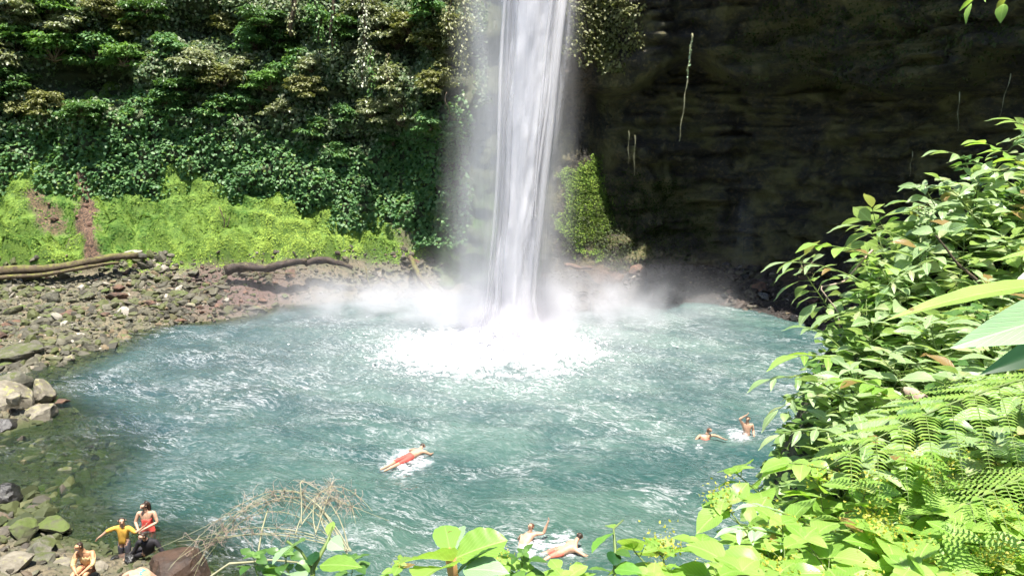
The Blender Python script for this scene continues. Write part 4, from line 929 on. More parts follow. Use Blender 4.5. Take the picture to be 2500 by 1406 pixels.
PR = [('upper', sprig(1, 'lance', M['leaf_bush'], .5, 11, .16, 1.2)), ('upper', sprig(2, 'lance', M['leaf_bush'], .55, 11, .17, 1.35, .5)), ('upper', sprig(3, 'ovate', M['leaf_bush'], .5, 10, .13)),
      ('lower', sprig(4, 'ovate', M['leaf_lime'], .42, 9, .12, 1.05, .3, 1)), ('lower', sprig(5, 'ovate', M['leaf_lime'], .46, 9, .13, 1.1)), ('lower', sprig(6, 'ovate', M['leaf_lime'], .4, 9, .105, 1.2, .2, 1)), ('upper', sprig(7, 'ovate', M['leaf_mid'], .45, 10, .10))]
usedp = set()
def put_plant(i, loc, rot, sc, label, group):
    pr = PR[i][1]
    if i in usedp: o = copy_tree(pr, loc, rot, sc)
    else:
        usedp.add(i); o = pr; o.location = tuple(map(float, loc)); o.rotation_euler = rot; o.scale = (sc,) * 3
    return tag(o, label, 'plant', group)
g = np.random.default_rng(33); pts = []
xa = g.uniform(.3, 4.6, 60000); ya = g.uniform(1.0, 6.2, 60000); za = hill(xa, ya); pxa, pya = pix(xa, ya, za + .3); dd_ = np.hypot(xa, ya)
sil = np.interp(pya, [250, 330, 500, 600, 680, 760, 870, 950, 1100, 1200, 1290, 1330, 1406, 1700], [2560, 2440, 2230, 2040, 2010, 2075, 2010, 1950, 1960, 1950, 1860, 1800, 1700, 1640])
oka = (ya < edge_y(xa) + .25) & (pxa > sil + 35) & (pxa < 2640) & (pya > 250) & (pya < 1650) & (dd_ > 1.5)
pxt, pyt = pix(xa, ya, za + .47); silt = np.interp(pyt, [250, 330, 500, 600, 680, 760, 870, 950, 1100, 1200, 1290, 1330, 1406, 1700], [2500, 2400, 2200, 2010, 1980, 2055, 1990, 1930, 1940, 1930, 1850, 1790, 1690, 1640]); oka &= pxt > silt + 30 + 55 * (pyt > 800) * (pyt < 1250)
for x, y, dist in zip(xa[oka], ya[oka], dd_[oka]):
    if any((x - a) ** 2 + (y - b_) ** 2 < (.075 + .0145 * dist) ** 2 for a, b_ in pts): continue
    pts.append((float(x), float(y)))
    if len(pts) >= 268: break
for x, y in pts:
    z = float(hill(np.array([x]), np.array([y]))[0]); px, py = pix(x, y, z + .35)
    low = py > 1150 + g.uniform(-70, 70)
    i = int(g.choice([3, 4, 5])) if low else int(g.choice([0, 1, 2, 6]))
    ed = edge_y(x) - y < .35
    rot = (float(g.normal(0, .15)) + (-.25 if ed else 0), float(g.normal(-.12, .15)) - (.3 if ed else 0), float(g.uniform(0, 6.28)))
    if low:
        lab = 'lime green plant with yellow flower buds in the lower bush' if i in (3, 5) else 'lime green broad leaved plant in the lower bush'
        if ed: lab = lab.replace('in the lower', 'at the pool edge of the lower')
    else:
        lab = {0: 'narrow leaved green plant', 1: 'long leaved pale green plant', 2: 'oval leaved green plant', 6: 'small leaved darker plant'}[i] + (' at the outer edge of the bush slope' if ed else ' inside the sunlit bush slope')
    put_plant(i, (x, y, z - .03), rot, float(g.uniform(.85, 1.15)), lab, 'leafy plants on the near slope')
print('plants', len(pts))
# leaf litter / low leaves beneath them
n = 24000; x = g.uniform(-2, 5, n); y = g.uniform(1, 6.4, n); ok = y < edge_y(x) + .9; x, y = x[ok], y[ok]; z = hill(x, y); n = len(x)
o = leafobj('low_leaves', np.stack([x, y, z + .27 * g.random(n)], 1), np.stack([g.normal(0, .7, n), g.normal(-.3, .6, n), g.normal(-.05, .3, n)], 1), np.array([0, -.1, 1]) + g.normal(0, .35, (n, 3)), g.uniform(.04, .10, n), M['leaf_under'], 'far', wide=1.3)
tag(o, 'carpet of small green leaves under the plants of the near slope', 'ground cover', kind='stuff')

# arching sprays that stick out of the bush outline
def spray(p0, p1, n_leaf, size, m_leaf, kind, label, sag=.12, wide=1.0, name='arching_branch', cat='branch', mt='stem', buds=False):
    A0 = at_d(*p0); A1 = at_d(*p1); g = np.random.default_rng(int(p1[0] * 7 + p1[1]))
    L = np.linalg.norm(A1 - A0); P = np.array([(A0 * (1 - t) + A1 * t) + np.array([0, 0, sag * L * 4 * t * (1 - t)]) for t in np.linspace(0, 1, 12)]) - A0
    root = empty(name, A0); b = MB(); b.tube(P, np.linspace(.006, .0018, 12), 5)
    Ps, As, Ns, Sz = [], [], [], []
    for i in range(n_leaf):
        t = .25 + .75 * (i + .5) / n_leaf; k = t * 11; j = int(min(k, 10)); q = P[j] + (P[j + 1] - P[j]) * (k - j); T = norm(P[j + 1] - P[j])
        side = norm(np.cross(T, [0, 0, 1])) * (1 if i % 2 else -1)
        d = norm(T * .75 + side * g.uniform(.5, 1.0) + np.array([0, 0, g.uniform(-.35, .05)]))
        Ps.append(q); As.append(d); Ns.append(np.array([0, 0, 1.]) + g.normal(0, .3, 3)); Sz.append(size * g.uniform(.7, 1.1) * (1.05 - .3 * t))
    Ps.append(P[-1]); As.append(norm(P[-1] - P[-2]) + np.array([0, 0, -.15])); Ns.append((0, 0, 1)); Sz.append(size)
    b.build('stem', M[mt], root); leafobj('foliage', Ps, As, Ns, Sz, m_leaf, kind, root, wide=wide)
    if buds:
        n = 60; q = P[-3] + g.normal(0, .02, (n, 3)) + np.array([0, 0, -.03]); leafobj('seed_cluster', q, g.normal(0, 1, (n, 3)), g.normal(0, 1, (n, 3)), .012, M['stem_brown'], 'far', root)
    return tag(root, label, cat)
B_, Lm = M['leaf_bush'], M['leaf_lime']
spray((2200, 760, 4.2), (1920, 640, 4.1), 9, .15, B_, 'lance', 'arching branch reaching farthest left towards the dark cliff', .1, buds=True)
spray((2250, 700, 4.3), (2000, 598, 4.2), 9, .14, Lm, 'ovate', 'bright branch just above the farthest reaching one', .08)
spray((2300, 640, 4.4), (2090, 550, 4.4), 8, .17, B_, 'lance', 'slender branch with drooping leaves in the middle of the bush outline', .08)
spray((2400, 600, 4.6), (2220, 492, 4.5), 8, .16, B_, 'lance', 'leafy branch tip standing up halfway along the bush outline', .08, buds=True)
spray((2450, 520, 4.8), (2240, 450, 4.6), 7, .15, B_, 'lance', 'thin branch pointing left above the halfway tip', .05)
spray((2500, 480, 4.8), (2310, 370, 4.6), 8, .18, B_, 'lance', 'long leaf branch near the top of the bush outline', .06)
spray((2540, 440, 4.7), (2405, 350, 4.6), 6, .16, Lm, 'ovate', 'bright oval leaf branch at the top of the bush outline', .05)
spray((2640, 400, 4.4), (2480, 296, 4.4), 6, .17, B_, 'lance', 'topmost branch cut off by the right edge of the picture', .05)
spray((2640, 480, 4.4), (2440, 415, 4.3), 8, .2, B_, 'lance', 'broad branch under the topmost one at the right edge', .05, 1.4)
spray((2120, 960, 3.6), (1900, 1000, 3.4), 8, .13, B_, 'lance', 'long leafed branch hanging over the pool at mid height', .14)
spray((2130, 900, 3.7), (1950, 868, 3.5), 5, .19, Lm, 'lance', 'bright branch with a long pointed leaf over the pool', .04)
spray((2120, 950, 3.6), (1880, 925, 3.4), 7, .13, B_, 'lance', 'branch with pale narrow leaves over the pool', .06)
spray((2130, 1100, 3.1), (1905, 1060, 3.0), 9, .11, B_, 'lance', 'sprig with drooping leaves in front of the swimmers water', .12)
spray((2100, 1180, 2.9), (1925, 1130, 2.8), 6, .12, Lm, 'ovate', 'short bright sprig at the lower bush edge', .05)
spray((2060, 860, 4.0), (1975, 800, 4.0), 5, .14, B_, 'lance', 'small sprig at the notch of the bush outline', .1)
spray((2250, 1000, 3.2), (2060, 930, 3.3), 9, .13, Lm, 'ovate', 'bright sprig in the middle of the bush left side', .1)
spray((2000, 1300, 2.4), (1850, 1235, 2.35), 9, .08, M['leaf_gloss'], 'lance', 'pale fine leafed sprig at the lower left of the bush', .05)
spray((1960, 1330, 2.3), (1800, 1290, 2.2), 9, .08, M['leaf_gloss'], 'lance', 'second pale fine leafed sprig below the first one', .05)
spray((2350, 640, 4.2), (2170, 700, 4.0), 7, .14, B_, 'lance', 'branch drooping in front of the dark gap of the bush', .12)
spray((2300, 780, 4.1), (2050, 765, 4.0), 6, .2, B_, 'lance', 'branch with very long narrow leaves below the dark gap', .05, .8)
spray((2500, -120, 3.2), (2452, 10, 3.2), 4, .08, Lm, 'ovate', 'leaf tip hanging into the top right corner', .0)
spray((2440, -120, 3.2), (2372, 8, 3.2), 4, .09, Lm, 'lance', 'bright leaf tip hanging left of the top right corner', .0)
# thin trailing twig in front of the dark shore
log('trailing_vine', [at_d(2130, 610, 4.3), at_d(2060, 690, 4.25), at_d(2000, 700, 4.2), at_d(2045, 760, 4.2), at_d(2050, 800, 4.2)], [.006, .004], 'twig', 'thin brown trailing vine stem hanging in front of the dark shore', 'vine', 5)
log('dark_twig', [at_d(2285, 575, 3.9), at_d(2335, 640, 3.9), at_d(2400, 700, 3.9)], [.005, .01], 'bark', 'bare dark twig slanting across the pale leaves of the bush', 'twig', 6)
log('dead_stalk', [at_d(2210, 960, 3.3), at_d(2270, 985, 3.2), at_d(2330, 1010, 3.1)], [.03, .035, .02], 'twig', 'short dead grey brown stem lying in the middle of the bush', 'stalk', 8)

# ferns
def frond(b_st, acc, A0, A1, sag, npin, pl, side_w=1.0, up=np.array([0, 0, 1.0]), seed=0):
    g = np.random.default_rng(seed); P = np.array([(A0 * (1 - t) + A1 * t) + np.array([0, 0, sag * 4 * t * (1 - t)]) for t in np.linspace(0, 1, 16)]); b_st.tube(P, np.linspace(.005, .0015, 16), 5)
    for i in range(npin):
        t = .12 + .86 * i / npin; k = t * 15; j = int(min(k, 14)); q = P[j] + (P[j + 1] - P[j]) * (k - j); T = norm(P[j + 1] - P[j]); S0 = norm(np.cross(T, up))
        for sd in (-1, 1):
            L = pl * math.sin(math.pi * min(1, .18 + t * .82)) ** .7 * g.uniform(.9, 1.05)
            D = norm(T * .65 + S0 * sd + np.array([0, 0, -.18])); m_ = max(5, int(L / .0135))
            Q = np.array([q + D * L * u + np.array([0, 0, -.12 * L * u * u]) for u in np.linspace(0, 1, 5)]); b_st.tube(Q, np.linspace(.002, .0006, 5), 4, False)
            for w_ in range(m_):
                u = (w_ + .6) / m_; qq = q + D * L * u + np.array([0, 0, -.12 * L * u * u]); s2 = norm(np.cross(D, up)); ll = (.02 + .075 * pl) * (1 - u * .8) * side_w
                for s3 in (-1, 1): acc.append((qq, norm(s2 * s3 + D * .35), up + .1 * g.normal(size=3), ll))
def fern(base, fronds, label, pl=.2, npin=13):
    root = empty('fern', at_d(*base)); o3 = at_d(*base); b = MB(); acc = []
    for k, (p0, p1, sag) in enumerate(fronds): frond(b, acc, at_d(*p0) - o3, at_d(*p1) - o3, sag, npin, pl, seed=k)
    b.build('stalk', M['stem'], root); leafobj('fronds', [a[0] for a in acc], [a[1] for a in acc], [a[2] for a in acc], [a[3] for a in acc], M['fern'], 'blade', root, wide=1.5); return tag(root, label, 'fern')
fern((2600, 960, 2.3), [((2620, 900, 2.35), (2000, 1150, 2.25), .05)], 'large feathery fern arching over the right side of the bush', .34, 9)
fern((2600, 1200, 2.0), [((2620, 1150, 2.0), (2330, 1250, 1.9), .03)], 'smaller fern with short fronds at the lower right edge', .17, 9)

# hero leaves given by base and tip
def hero(root, base, tip, width, m_, kind='ovate', roll=0.0, label=None, up=(0, 0, 1), sag=None):
    o3 = np.array(root.location); A0 = at_d(*base); A1 = at_d(*tip); D = A1 - A0; L = np.linalg.norm(D)
    N_ = np.array(up, float) + 0; 
    T, Fs = LT[kind]
    # refine the template for a smooth near leaf
    nv, nu = 15, 9; prof = sorted({round(y, 4): np.abs(T[np.isclose(T[:, 1], y), 0]).max() for y in T[:, 1]}.items()); py_, pw = zip(*prof)
    V = []
    A_ = norm(D); Bv = norm(np.cross(A_, N_)); Nn = np.cross(Bv, A_); c_, s_ = math.cos(roll), math.sin(roll); Bv, Nn = c_ * Bv + s_ * Nn, c_ * Nn - s_ * Bv
    tt = np.linspace(0, 1, nv); ww = np.interp(tt, py_, pw); k_ = np.array([.25, .5, .25]); ww[1:-1] = np.convolve(ww, k_, 'same')[1:-1]; wmax = ww.max()
    for i, t in enumerate(tt):
        w = ww[i] / wmax * width / 2
        for u in np.linspace(-1, 1, nu):
            z = -.18 * L * (t * t - t) + .22 * abs(u) * w + .05 * w * math.sin(t * 30 + abs(u) * 4) * abs(u)
            V.append(A0 + A_ * L * t + Bv * u * w + Nn * z - o3)
    o = mk('leaf', V, grid_faces(nv, nu), m_, root, True, {'var': np.full(nv * nu, random.random() * .8), 'lx': np.tile(np.linspace(-.4, .4, nu), nv) * np.repeat(ww / wmax, nu), 'ly': np.repeat(tt, nu)})
    if label: o['label'] = label
    return o
def stem_to(root, pts, r, m_='stem'):
    b = MB(); P = np.array([at_d(*p) for p in pts]) - np.array(root.location); b.tube(P, r, 8); return b.build('stem', M[m_], root)
# broad leaved plant, bottom centre
r_ = empty('broad_leaved_plant', at_d(1120, 1480, 1.55)); tag(r_, 'broad leaved plant with orange stem at the bottom centre', 'plant')
stem_to(r_, [(1120, 1480, 1.55), (1105, 1395, 1.5), (1098, 1345, 1.48)], .011, 'stem_orange')
hero(r_, (1105, 1370, 1.48), (975, 1375, 1.36), .105, M['leaf_lime'], 'ovate', -.5)
hero(r_, (1100, 1352, 1.5), (1085, 1282, 1.6), .062, M['leaf_big'], 'round', .0)
hero(r_, (1108, 1350, 1.5), (1125, 1285, 1.6), .05, M['leaf_gloss'], 'round', .5)
hero(r_, (1112, 1362, 1.5), (1240, 1318, 1.5), .085, M['leaf_lime'], 'round', -.45)
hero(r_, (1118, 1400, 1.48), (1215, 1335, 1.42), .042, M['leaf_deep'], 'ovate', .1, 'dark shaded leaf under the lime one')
hero(r_, (1100, 1385, 1.45), (1020, 1420, 1.3), .10, M['leaf_lime'], 'ovate', -.3)
hero(r_, (1130, 1390, 1.45), (1245, 1400, 1.4), .06, M['leaf_gloss'], 'ovate', -.2)
# heart leaved plant left of it
r_ = empty('heart_leaved_plant', at_d(765, 1480, 1.7)); tag(r_, 'plant with pale heart shaped leaves below the dry branch', 'plant')
stem_to(r_, [(765, 1480, 1.7), (763, 1390, 1.72), (800, 1320, 1.75), (812, 1285, 1.78)], [.006, .006, .004, .002])
stem_to(r_, [(763, 1390, 1.72), (735, 1345, 1.72), (700, 1320, 1.72)], .003)
hero(r_, (745, 1318, 1.75), (665, 1378, 1.65), .075, M['leaf_gloss'], 'ovate', -.6)
hero(r_, (805, 1318, 1.75), (840, 1342, 1.7), .04, M['leaf_gloss'], 'ovate', -.6)
hero(r_, (780, 1380, 1.7), (885, 1385, 1.65), .05, M['leaf_lime'], 'ovate', -.3)
hero(r_, (800, 1305, 1.78), (815, 1272, 1.85), .022, M['leaf_lime'], 'ovate', 0)
hero(r_, (760, 1380, 1.7), (772, 1345, 1.75), .035, M['leaf_deep'], 'ovate', .3)
hero(r_, (700, 1400, 1.7), (740, 1420, 1.6), .06, M['leaf_gloss'], 'ovate', .3)
# climbing vine plant right of centre
r_ = empty('twining_plant', at_d(1500, 1480, 1.9)); tag(r_, 'twining leafy plant at the bottom beside the two near swimmers', 'plant')
stem_to(r_, [(1500, 1480, 1.9), (1500, 1400, 1.92), (1502, 1340, 1.95), (1498, 1290, 2.0), (1522, 1268, 2.0)], [.005, .005, .004, .003, .0015])
hero(r_, (1500, 1300, 1.98), (1445, 1350, 1.9), .06, M['leaf_big'], 'ovate', -.6)
hero(r_, (1500, 1290, 2.0), (1480, 1282, 2.05), .03, M['leaf_lime'], 'ovate', 0)
hero(r_, (1500, 1400, 1.9), (1435, 1390, 1.85), .035, M['leaf_mid'], 'lance', -.2)
hero(r_, (1500, 1390, 1.9), (1570, 1400, 1.85), .05, M['leaf_big'], 'ovate', -.2)
hero(r_, (1505, 1345, 1.95), (1540, 1360, 1.9), .03, M['leaf_mid'], 'ovate', -.2)
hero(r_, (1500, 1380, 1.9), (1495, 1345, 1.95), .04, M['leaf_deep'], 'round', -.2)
# small plants along the bottom edge
for px, lab, i, sc in [(1340, 'low pale plant at the bottom edge under the swimmer with the raised arm', 5, .55), (1400, 'low plant at the bottom edge under the swimmer lying on his side', 4, .5), (1420, 'small bright plant beside the twining plant', 3, .4), (1560, 'small sprout right of the twining plant', 4, .45), (1640, 'slender sprout with a budding tip at the corner of the bush', 3, .36), (960, 'small lime sprout left of the broad leaved plant', 3, .35), (1270, 'small dark plant right of the broad leaved plant', 6, .5), (720, 'fine leafed sprout between the dry branch and the heart leaves', 6, .55), (850, 'thin sprout right of the heart leaved plant', 6, .45), (640, 'dark little plant at the left foot of the dry branch', 6, .5), (1700, 'bright sprout left of the lower bush corner', 5, .42)]:
    q = at_d(px, 1440, 1.95); o = put_plant(i, q + np.array([0, 0, -.26 * sc]), (0, 0, random.uniform(0, 6)), sc, lab, None)
for k in range(16):
    px = 1690 + 34 * k; d_ = 1.95 + .12 * (k % 3); q = at_d(px + random.uniform(-10, 10), 1475 - 10 * (k % 3), d_)
    put_plant([3, 4, 5][k % 3], q + np.array([0, 0, -.28]), (0, random.uniform(-.15, .1), random.uniform(0, 6)), random.uniform(.8, 1.05), 'lime green plant rising from the bottom edge in the lower bush', 'leafy plants on the near slope')
# big blades from the right
r_ = empty('blade_leaved_plant', at_d(2700, 900, 1.3)); tag(r_, 'large bladed plant reaching in from the right edge', 'plant')
stem_to(r_, [(2700, 1300, 1.3), (2700, 900, 1.3), (2640, 740, 1.3), (2560, 690, 1.3)], [.012, .012, .008, .006])
hero(r_, (2640, 690, 1.3), (2155, 785, 1.25), .045, M['leaf_lime'], 'lance', .25, 'narrow arching green blade')
hero(r_, (2700, 740, 1.1), (2318, 850, 1.0), .07, M['leaf_gloss'], 'ovate', 0, 'wide pale waxy blade', (0, -.8, .6))
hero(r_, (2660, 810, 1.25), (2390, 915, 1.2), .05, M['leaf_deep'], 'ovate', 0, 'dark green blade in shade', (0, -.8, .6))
hero(r_, (2640, 610, 1.6), (2420, 640, 1.6), .03, M['leaf_lime'], 'lance', .2)

# dry branch
g = np.random.default_rng(77); r_ = empty('dry_branch', at_d(870, 1350, 2.2)); tag(r_, 'dry twiggy branch with pinkish seed tangle over the near water', 'branch'); o3 = np.array(r_.location)
def curve(pts, n=18):
    P = np.array([at_d(*p) for p in pts]); t = np.linspace(0, 1, n); m_ = len(P) - 1
    out_ = 0
    for i, p in enumerate(P): out_ = out_ + math.comb(m_, i) * (t[:, None] ** i) * ((1 - t[:, None]) ** (m_ - i)) * p
    return out_ - o3
b = MB(); mains = []
for k in range(17):
    j = lambda s: g.normal(0, s)
    if k < 8: pts = [(850 + j(5), 1345 + j(5), 2.2), (760 + j(20), 1180 + j(25), 2.3), (690 + j(25), 1170 + j(20), 2.3), (560 + j(40), 1250 + j(20), 2.3), (470 + j(50), 1370 + j(30), 2.2)]
    elif k < 11: pts = [(850 + j(5), 1345 + j(5), 2.2), (700 + j(20), 1270 + j(25), 2.25), (560 + j(25), 1260 + j(20), 2.25), (450 + j(30), 1350 + j(30), 2.2)]
    else: pts = [(770 + j(30), 1300 + j(15), 2.2), (760 + j(50), 1180 + j(40), 2.3), (830 + j(60), 1190 + j(30), 2.3), (870 + j(50), 1260 + j(40), 2.2)]
    P = curve(pts); mains.append(P); b.tube(P, np.linspace(.0020, .0006, len(P)), 4, False)
b.build('stem', M['twig_pale'], r_)
b = MB()
for i in range(520):
    P = mains[int(g.integers(0, len(mains)))]; q = P[int(g.integers(5, 16))]; d = norm(g.normal(size=3)) * g.uniform(.02, .06)
    Q = np.array([q, q + d * .5 + g.normal(0, .006, 3), q + d + np.array([0, 0, -.012])]); b.tube(Q, [.0008, .0006, .0004], 3, False)
b.build('fine_twigs', M['twig'], r_)
log('dry_straw', [at_d(470, 1440, 2.2), at_d(560, 1375, 2.2), at_d(660, 1365, 2.2), at_d(740, 1375, 2.2)], [.004, .003], 'twig_pale', 'long thin pale stem curving over the brown boulder', 'straw', 5)
log('dry_straw', [at_d(625, 1380, 2.2), at_d(640, 1290, 2.25), at_d(655, 1240, 2.3)], [.003, .002], 'twig_pale', 'thin upright straw left of the heart leaved plant', 'straw', 5)

# ------------------------------------------------------------------ people
M['skin'] = plain('skin', (.52, .32, .22), .5, (.42, .24, .16), 12, .1, .002, .4)
M['skin_tan'] = plain('tanned_skin', (.5, .27, .15), .5, (.44, .23, .12), 12, .1, .002, .4)
M['hair'] = plain('dark_hair', (.025, .016, .012), .45, (.05, .03, .02), 40, .5, .004)
M['hair_brown'] = plain('brown_hair', (.13, .05, .025), .45, (.07, .03, .02), 40, .5, .004)
M['eye'] = plain('dark_eye', (.02, .015, .012), .2, None, 5, 0)
M['lip'] = plain('lips', (.45, .15, .12), .5, None, 5, 0)
for n_, c_ in [('red', (.75, .10, .08)), ('coral', (.8, .2, .14)), ('mustard', (.62, .36, .06)), ('black', (.018, .016, .02)), ('lilac', (.5, .4, .78)), ('tancloth', (.62, .45, .22)), ('brownshort', (.22, .08, .04)), ('teal', (.12, .55, .42)), ('darkshort', (.05, .05, .06))]:
    M[n_] = plain(n_ + '_cloth', c_, .75, tuple(x * .8 for x in c_), 14, .4, .006)
def person(loc, J, label, skin='skin', hair='hair', wear=(), rz=0.0, sc=1.0, longhair=False):
    """J: joint positions in metres; body grown as one skinned surface"""
    J = {k: np.array(v, float) * sc for k, v in J.items()}
    names, co, rad, E = [], [], [], []
    def add(n, p, r): names.append(n); co.append(np.array(p, float)); rad.append(r * sc); return len(co) - 1
    pel = add('torso', J['pel'], (.155))
    mid = (J['pel'] + J['chest']) / 2
    wst = add('torso', mid, .125); E.append((pel, wst)); ch = add('torso', J['chest'], .155); E.append((wst, ch))
    nb = J['chest'] + (J['neck'] - J['chest']) * .7; nk0 = add('torso', nb, .085); E.append((ch, nk0)); nk = add('neck', J['neck'], .056); E.append((nk0, nk))
    hd = norm(J['head'] - J['neck']); jaw = add('head', J['neck'] + hd * .075 * sc, .068); E.append((nk, jaw))
    hm = add('head', J['neck'] + hd * .145 * sc, .092); E.append((jaw, hm)); cr = add('head', J['neck'] + hd * .205 * sc, .078); E.append((hm, cr))
    face = norm(np.array(J['face'], float)); face = norm(face - hd * np.dot(face, hd)); HM = co[hm]
    nose = add('head', HM + face * .112 * sc - hd * .03 * sc, .014); E.append((hm, nose))
    for s_ in 'LR':
        sh = add('shoulder', J['sh' + s_], .062); E.append((nk0 if False else ch, sh))
        el = add('arm', J['el' + s_], .043); um = add('arm', (J['sh' + s_] + J['el' + s_]) / 2, .05); E += [(sh, um), (um, el)]
        fm = add('forearm', J['el' + s_] * .6 + J['wr' + s_] * .4, .041); wr = add('forearm', J['wr' + s_], .027); E += [(el, fm), (fm, wr)]
        d = norm(J['wr' + s_] - J['el' + s_]); pn = norm(np.cross(d, [.3, -.8, .5])); q = norm(np.cross(d, pn))
        pm = add('hand', J['wr' + s_] + d * .055 * sc, .032); E.append((wr, pm))
        for k, (off, ln) in enumerate([(-.027, .068), (-.009, .08), (.009, .075), (.026, .058)]):
            a = add('hand', co[pm] + (d * .045 + q * off) * sc, .0095); b_ = add('hand', co[a] + (d * ln * .5 - pn * .012) * sc, .0085); c_ = add('hand', co[b_] + (d * ln * .38 - pn * .028) * sc, .0075)
            E += [(pm, a), (a, b_), (b_, c_)]
        t1 = add('hand', co[wr] + (d * .045 - q * .042) * sc, .011); t2 = add('hand', co[t1] + (d * .04 - q * .02 - pn * .01) * sc, .009); E += [(wr, t1), (t1, t2)]
        if 'kn' + s_ in J:
            hp = add('hip', J['pel'] + (J['kn' + s_] - J['pel']) * .18 + (J['sh' + s_] - J['chest']) * .45, .10); E.append((pel, hp))
            th = add('thigh', co[hp] * .5 + J['kn' + s_] * .5, .082); kn = add('thigh', J['kn' + s_], .056); E += [(hp, th), (th, kn)]
            cf = add('calf', J['kn' + s_] * .68 + J['an' + s_] * .32, .056); an = add('calf', J['an' + s_], .034); E += [(kn, cf), (cf, an)]
            ft = J.get('ft' + s_, J['an' + s_] + np.array([0, -.15, -.05]) * sc); he = add('foot', J['an' + s_] * .7 + ft * .3, .034); bl = add('foot', ft, .026); E += [(an, he), (he, bl)]
    me = bpy.data.meshes.new('person_body'); me.from_pydata([tuple(map(float, c_)) for c_ in co], [tuple(e) for e in E], []); me.update()
    o = bpy.data.objects.new('tmp', me); COL.objects.link(o)
    md = o.modifiers.new('s', 'SKIN'); md.use_smooth_shade = True; md.branch_smoothing = .6
    sv = me.skin_vertices[0].data
    for i, r in enumerate(rad): sv[i].radius = (float(r), float(r)); sv[i].use_root = (i == 0)
    ss_ = o.modifiers.new('u', 'SUBSURF'); ss_.levels = 2; ss_.render_levels = 2
    dg = bpy.context.evaluated_depsgraph_get(); bm_ = bpy.data.meshes.new_from_object(o.evaluated_get(dg)); bpy.data.objects.remove(o)
    bm_.materials.clear(); bm_.materials.append(M[skin]); bm_.name = 'body'
    root = empty('person', loc, rz); tag(root, label, 'person')
    body = bpy.data.objects.new('body', bm_); COL.objects.link(body); body.parent = root
    nV = len(bm_.vertices); V = np.empty(nV * 3); bm_.vertices.foreach_get('co', V); V = V.reshape(-1, 3); Nn = np.empty(nV * 3); bm_.vertices.foreach_get('normal', Nn); Nn = Nn.reshape(-1, 3)
    # nearest bone per vertex
    best = np.full(nV, 1e9); who = np.zeros(nV, int); tpar = np.zeros(nV)
    for i, (a, b_) in enumerate(E):
        A_, B__ = co[a], co[b_]; ab = B__ - A_; t = np.clip(((V - A_) @ ab) / (ab @ ab + 1e-9), 0, 1); dd = np.linalg.norm(V - (A_ + t[:, None] * ab), axis=1) / (rad[a] * (1 - t) + rad[b_] * t)
        u = dd < best; best[u] = dd[u]; who[u] = i; tpar[u] = t[u]
    part = np.array([names[E[w][1]] if tpar[i] > .5 or names[E[w][0]] == 'torso' and names[E[w][1]] in ('neck',) else names[E[w][0]] for i, w in enumerate(who)])
    height = (V - J['pel']) @ norm(J['chest'] - J['pel'])
    polys = [tuple(p.vertices) for p in bm_.polygons]
    def shell(name, sel, off, m_):
        fs = [p for p in polys if all(sel[v] for v in p)]
        if not fs: return
        idx = sorted({v for p in fs for v in p}); mp = {v: i for i, v in enumerate(idx)}; V2 = V[idx] + Nn[idx] * off * sc
        c2 = mk(name, V2, [tuple(mp[v] for v in p) for p in fs], M[m_], root); sd = c2.modifiers.new('t', 'SOLIDIFY'); sd.thickness = .006; sd.offset = -1
    HL = (V - HM) @ hd; FW = (V - HM) @ face
    hs = ((part == 'head') | (part == 'neck')) & ((HL > .04 * sc) | (FW < .03 * sc) & (HL > -.075 * sc)) & ~((FW > .055 * sc) & (HL < .055 * sc))
    shell('hair', hs, .016, hair)
    if longhair:
        b = MB(); P = np.array([HM - face * .07 * sc + hd * .05 * sc, HM - face * .12 * sc - hd * .05 * sc, HM - face * .12 * sc - hd * .2 * sc, HM - face * .08 * sc - hd * .3 * sc]); b.tube(P, [.05 * sc, .065 * sc, .05 * sc, .015 * sc], 8); b.build('hair_tail', M[hair], root)
    side = norm(np.cross(face, hd))
    for s_ in (-1, 1):
        e_ = HM + face * .088 * sc + side * s_ * .032 * sc + hd * .008 * sc; mk('eye', IV1 * .011 * sc + e_, IF1, M['eye'], root)
        ea = HM + side * s_ * .084 * sc - hd * .01 * sc; mk('ear', IV1 * np.array([.010, .014, .024]) * sc + ea, IF1, M[skin], root)
    b = MB(); mo = HM + face * .088 * sc - hd * .065 * sc; b.tube([mo - side * .024 * sc, mo + face * .004 * sc, mo + side * .024 * sc], [.004 * sc, .008 * sc, .004 * sc], 6); b.build('mouth', M['lip'], root)
    for name, parts_, lo, hi, m_ in wear:
        sel = np.isin(part, parts_) & (height > lo * sc) & (height < hi * sc); shell(name, sel, .009, m_)
    return root
SHIRT = ['torso', 'shoulder', 'arm']
# woman in red, waist deep
q = at_z(362, 1288, 0)
person((q[0], q[1], -.93), dict(pel=(0, 0, .93), chest=(0, -.02, 1.3), neck=(-.01, -.04, 1.47), head=(-.03, -.07, 1.68), face=(-.4, -.85, -.3),
    shL=(-.19, -.03, 1.4), elL=(-.27, -.1, 1.15), wrL=(-.1, -.3, 1.02), shR=(.19, 0, 1.4), elR=(.3, -.08, 1.14), wrR=(.05, -.28, 1.06),
    knL=(-.12, -.05, .5), anL=(-.13, .0, .1), knR=(.12, -.05, .5), anR=(.13, .02, .1)),
    'woman in a red swimsuit standing waist deep in the water', 'skin', 'hair', [('swimsuit', ['torso', 'hip'], -.2, .33, 'red')], sc=1.0, longhair=True)
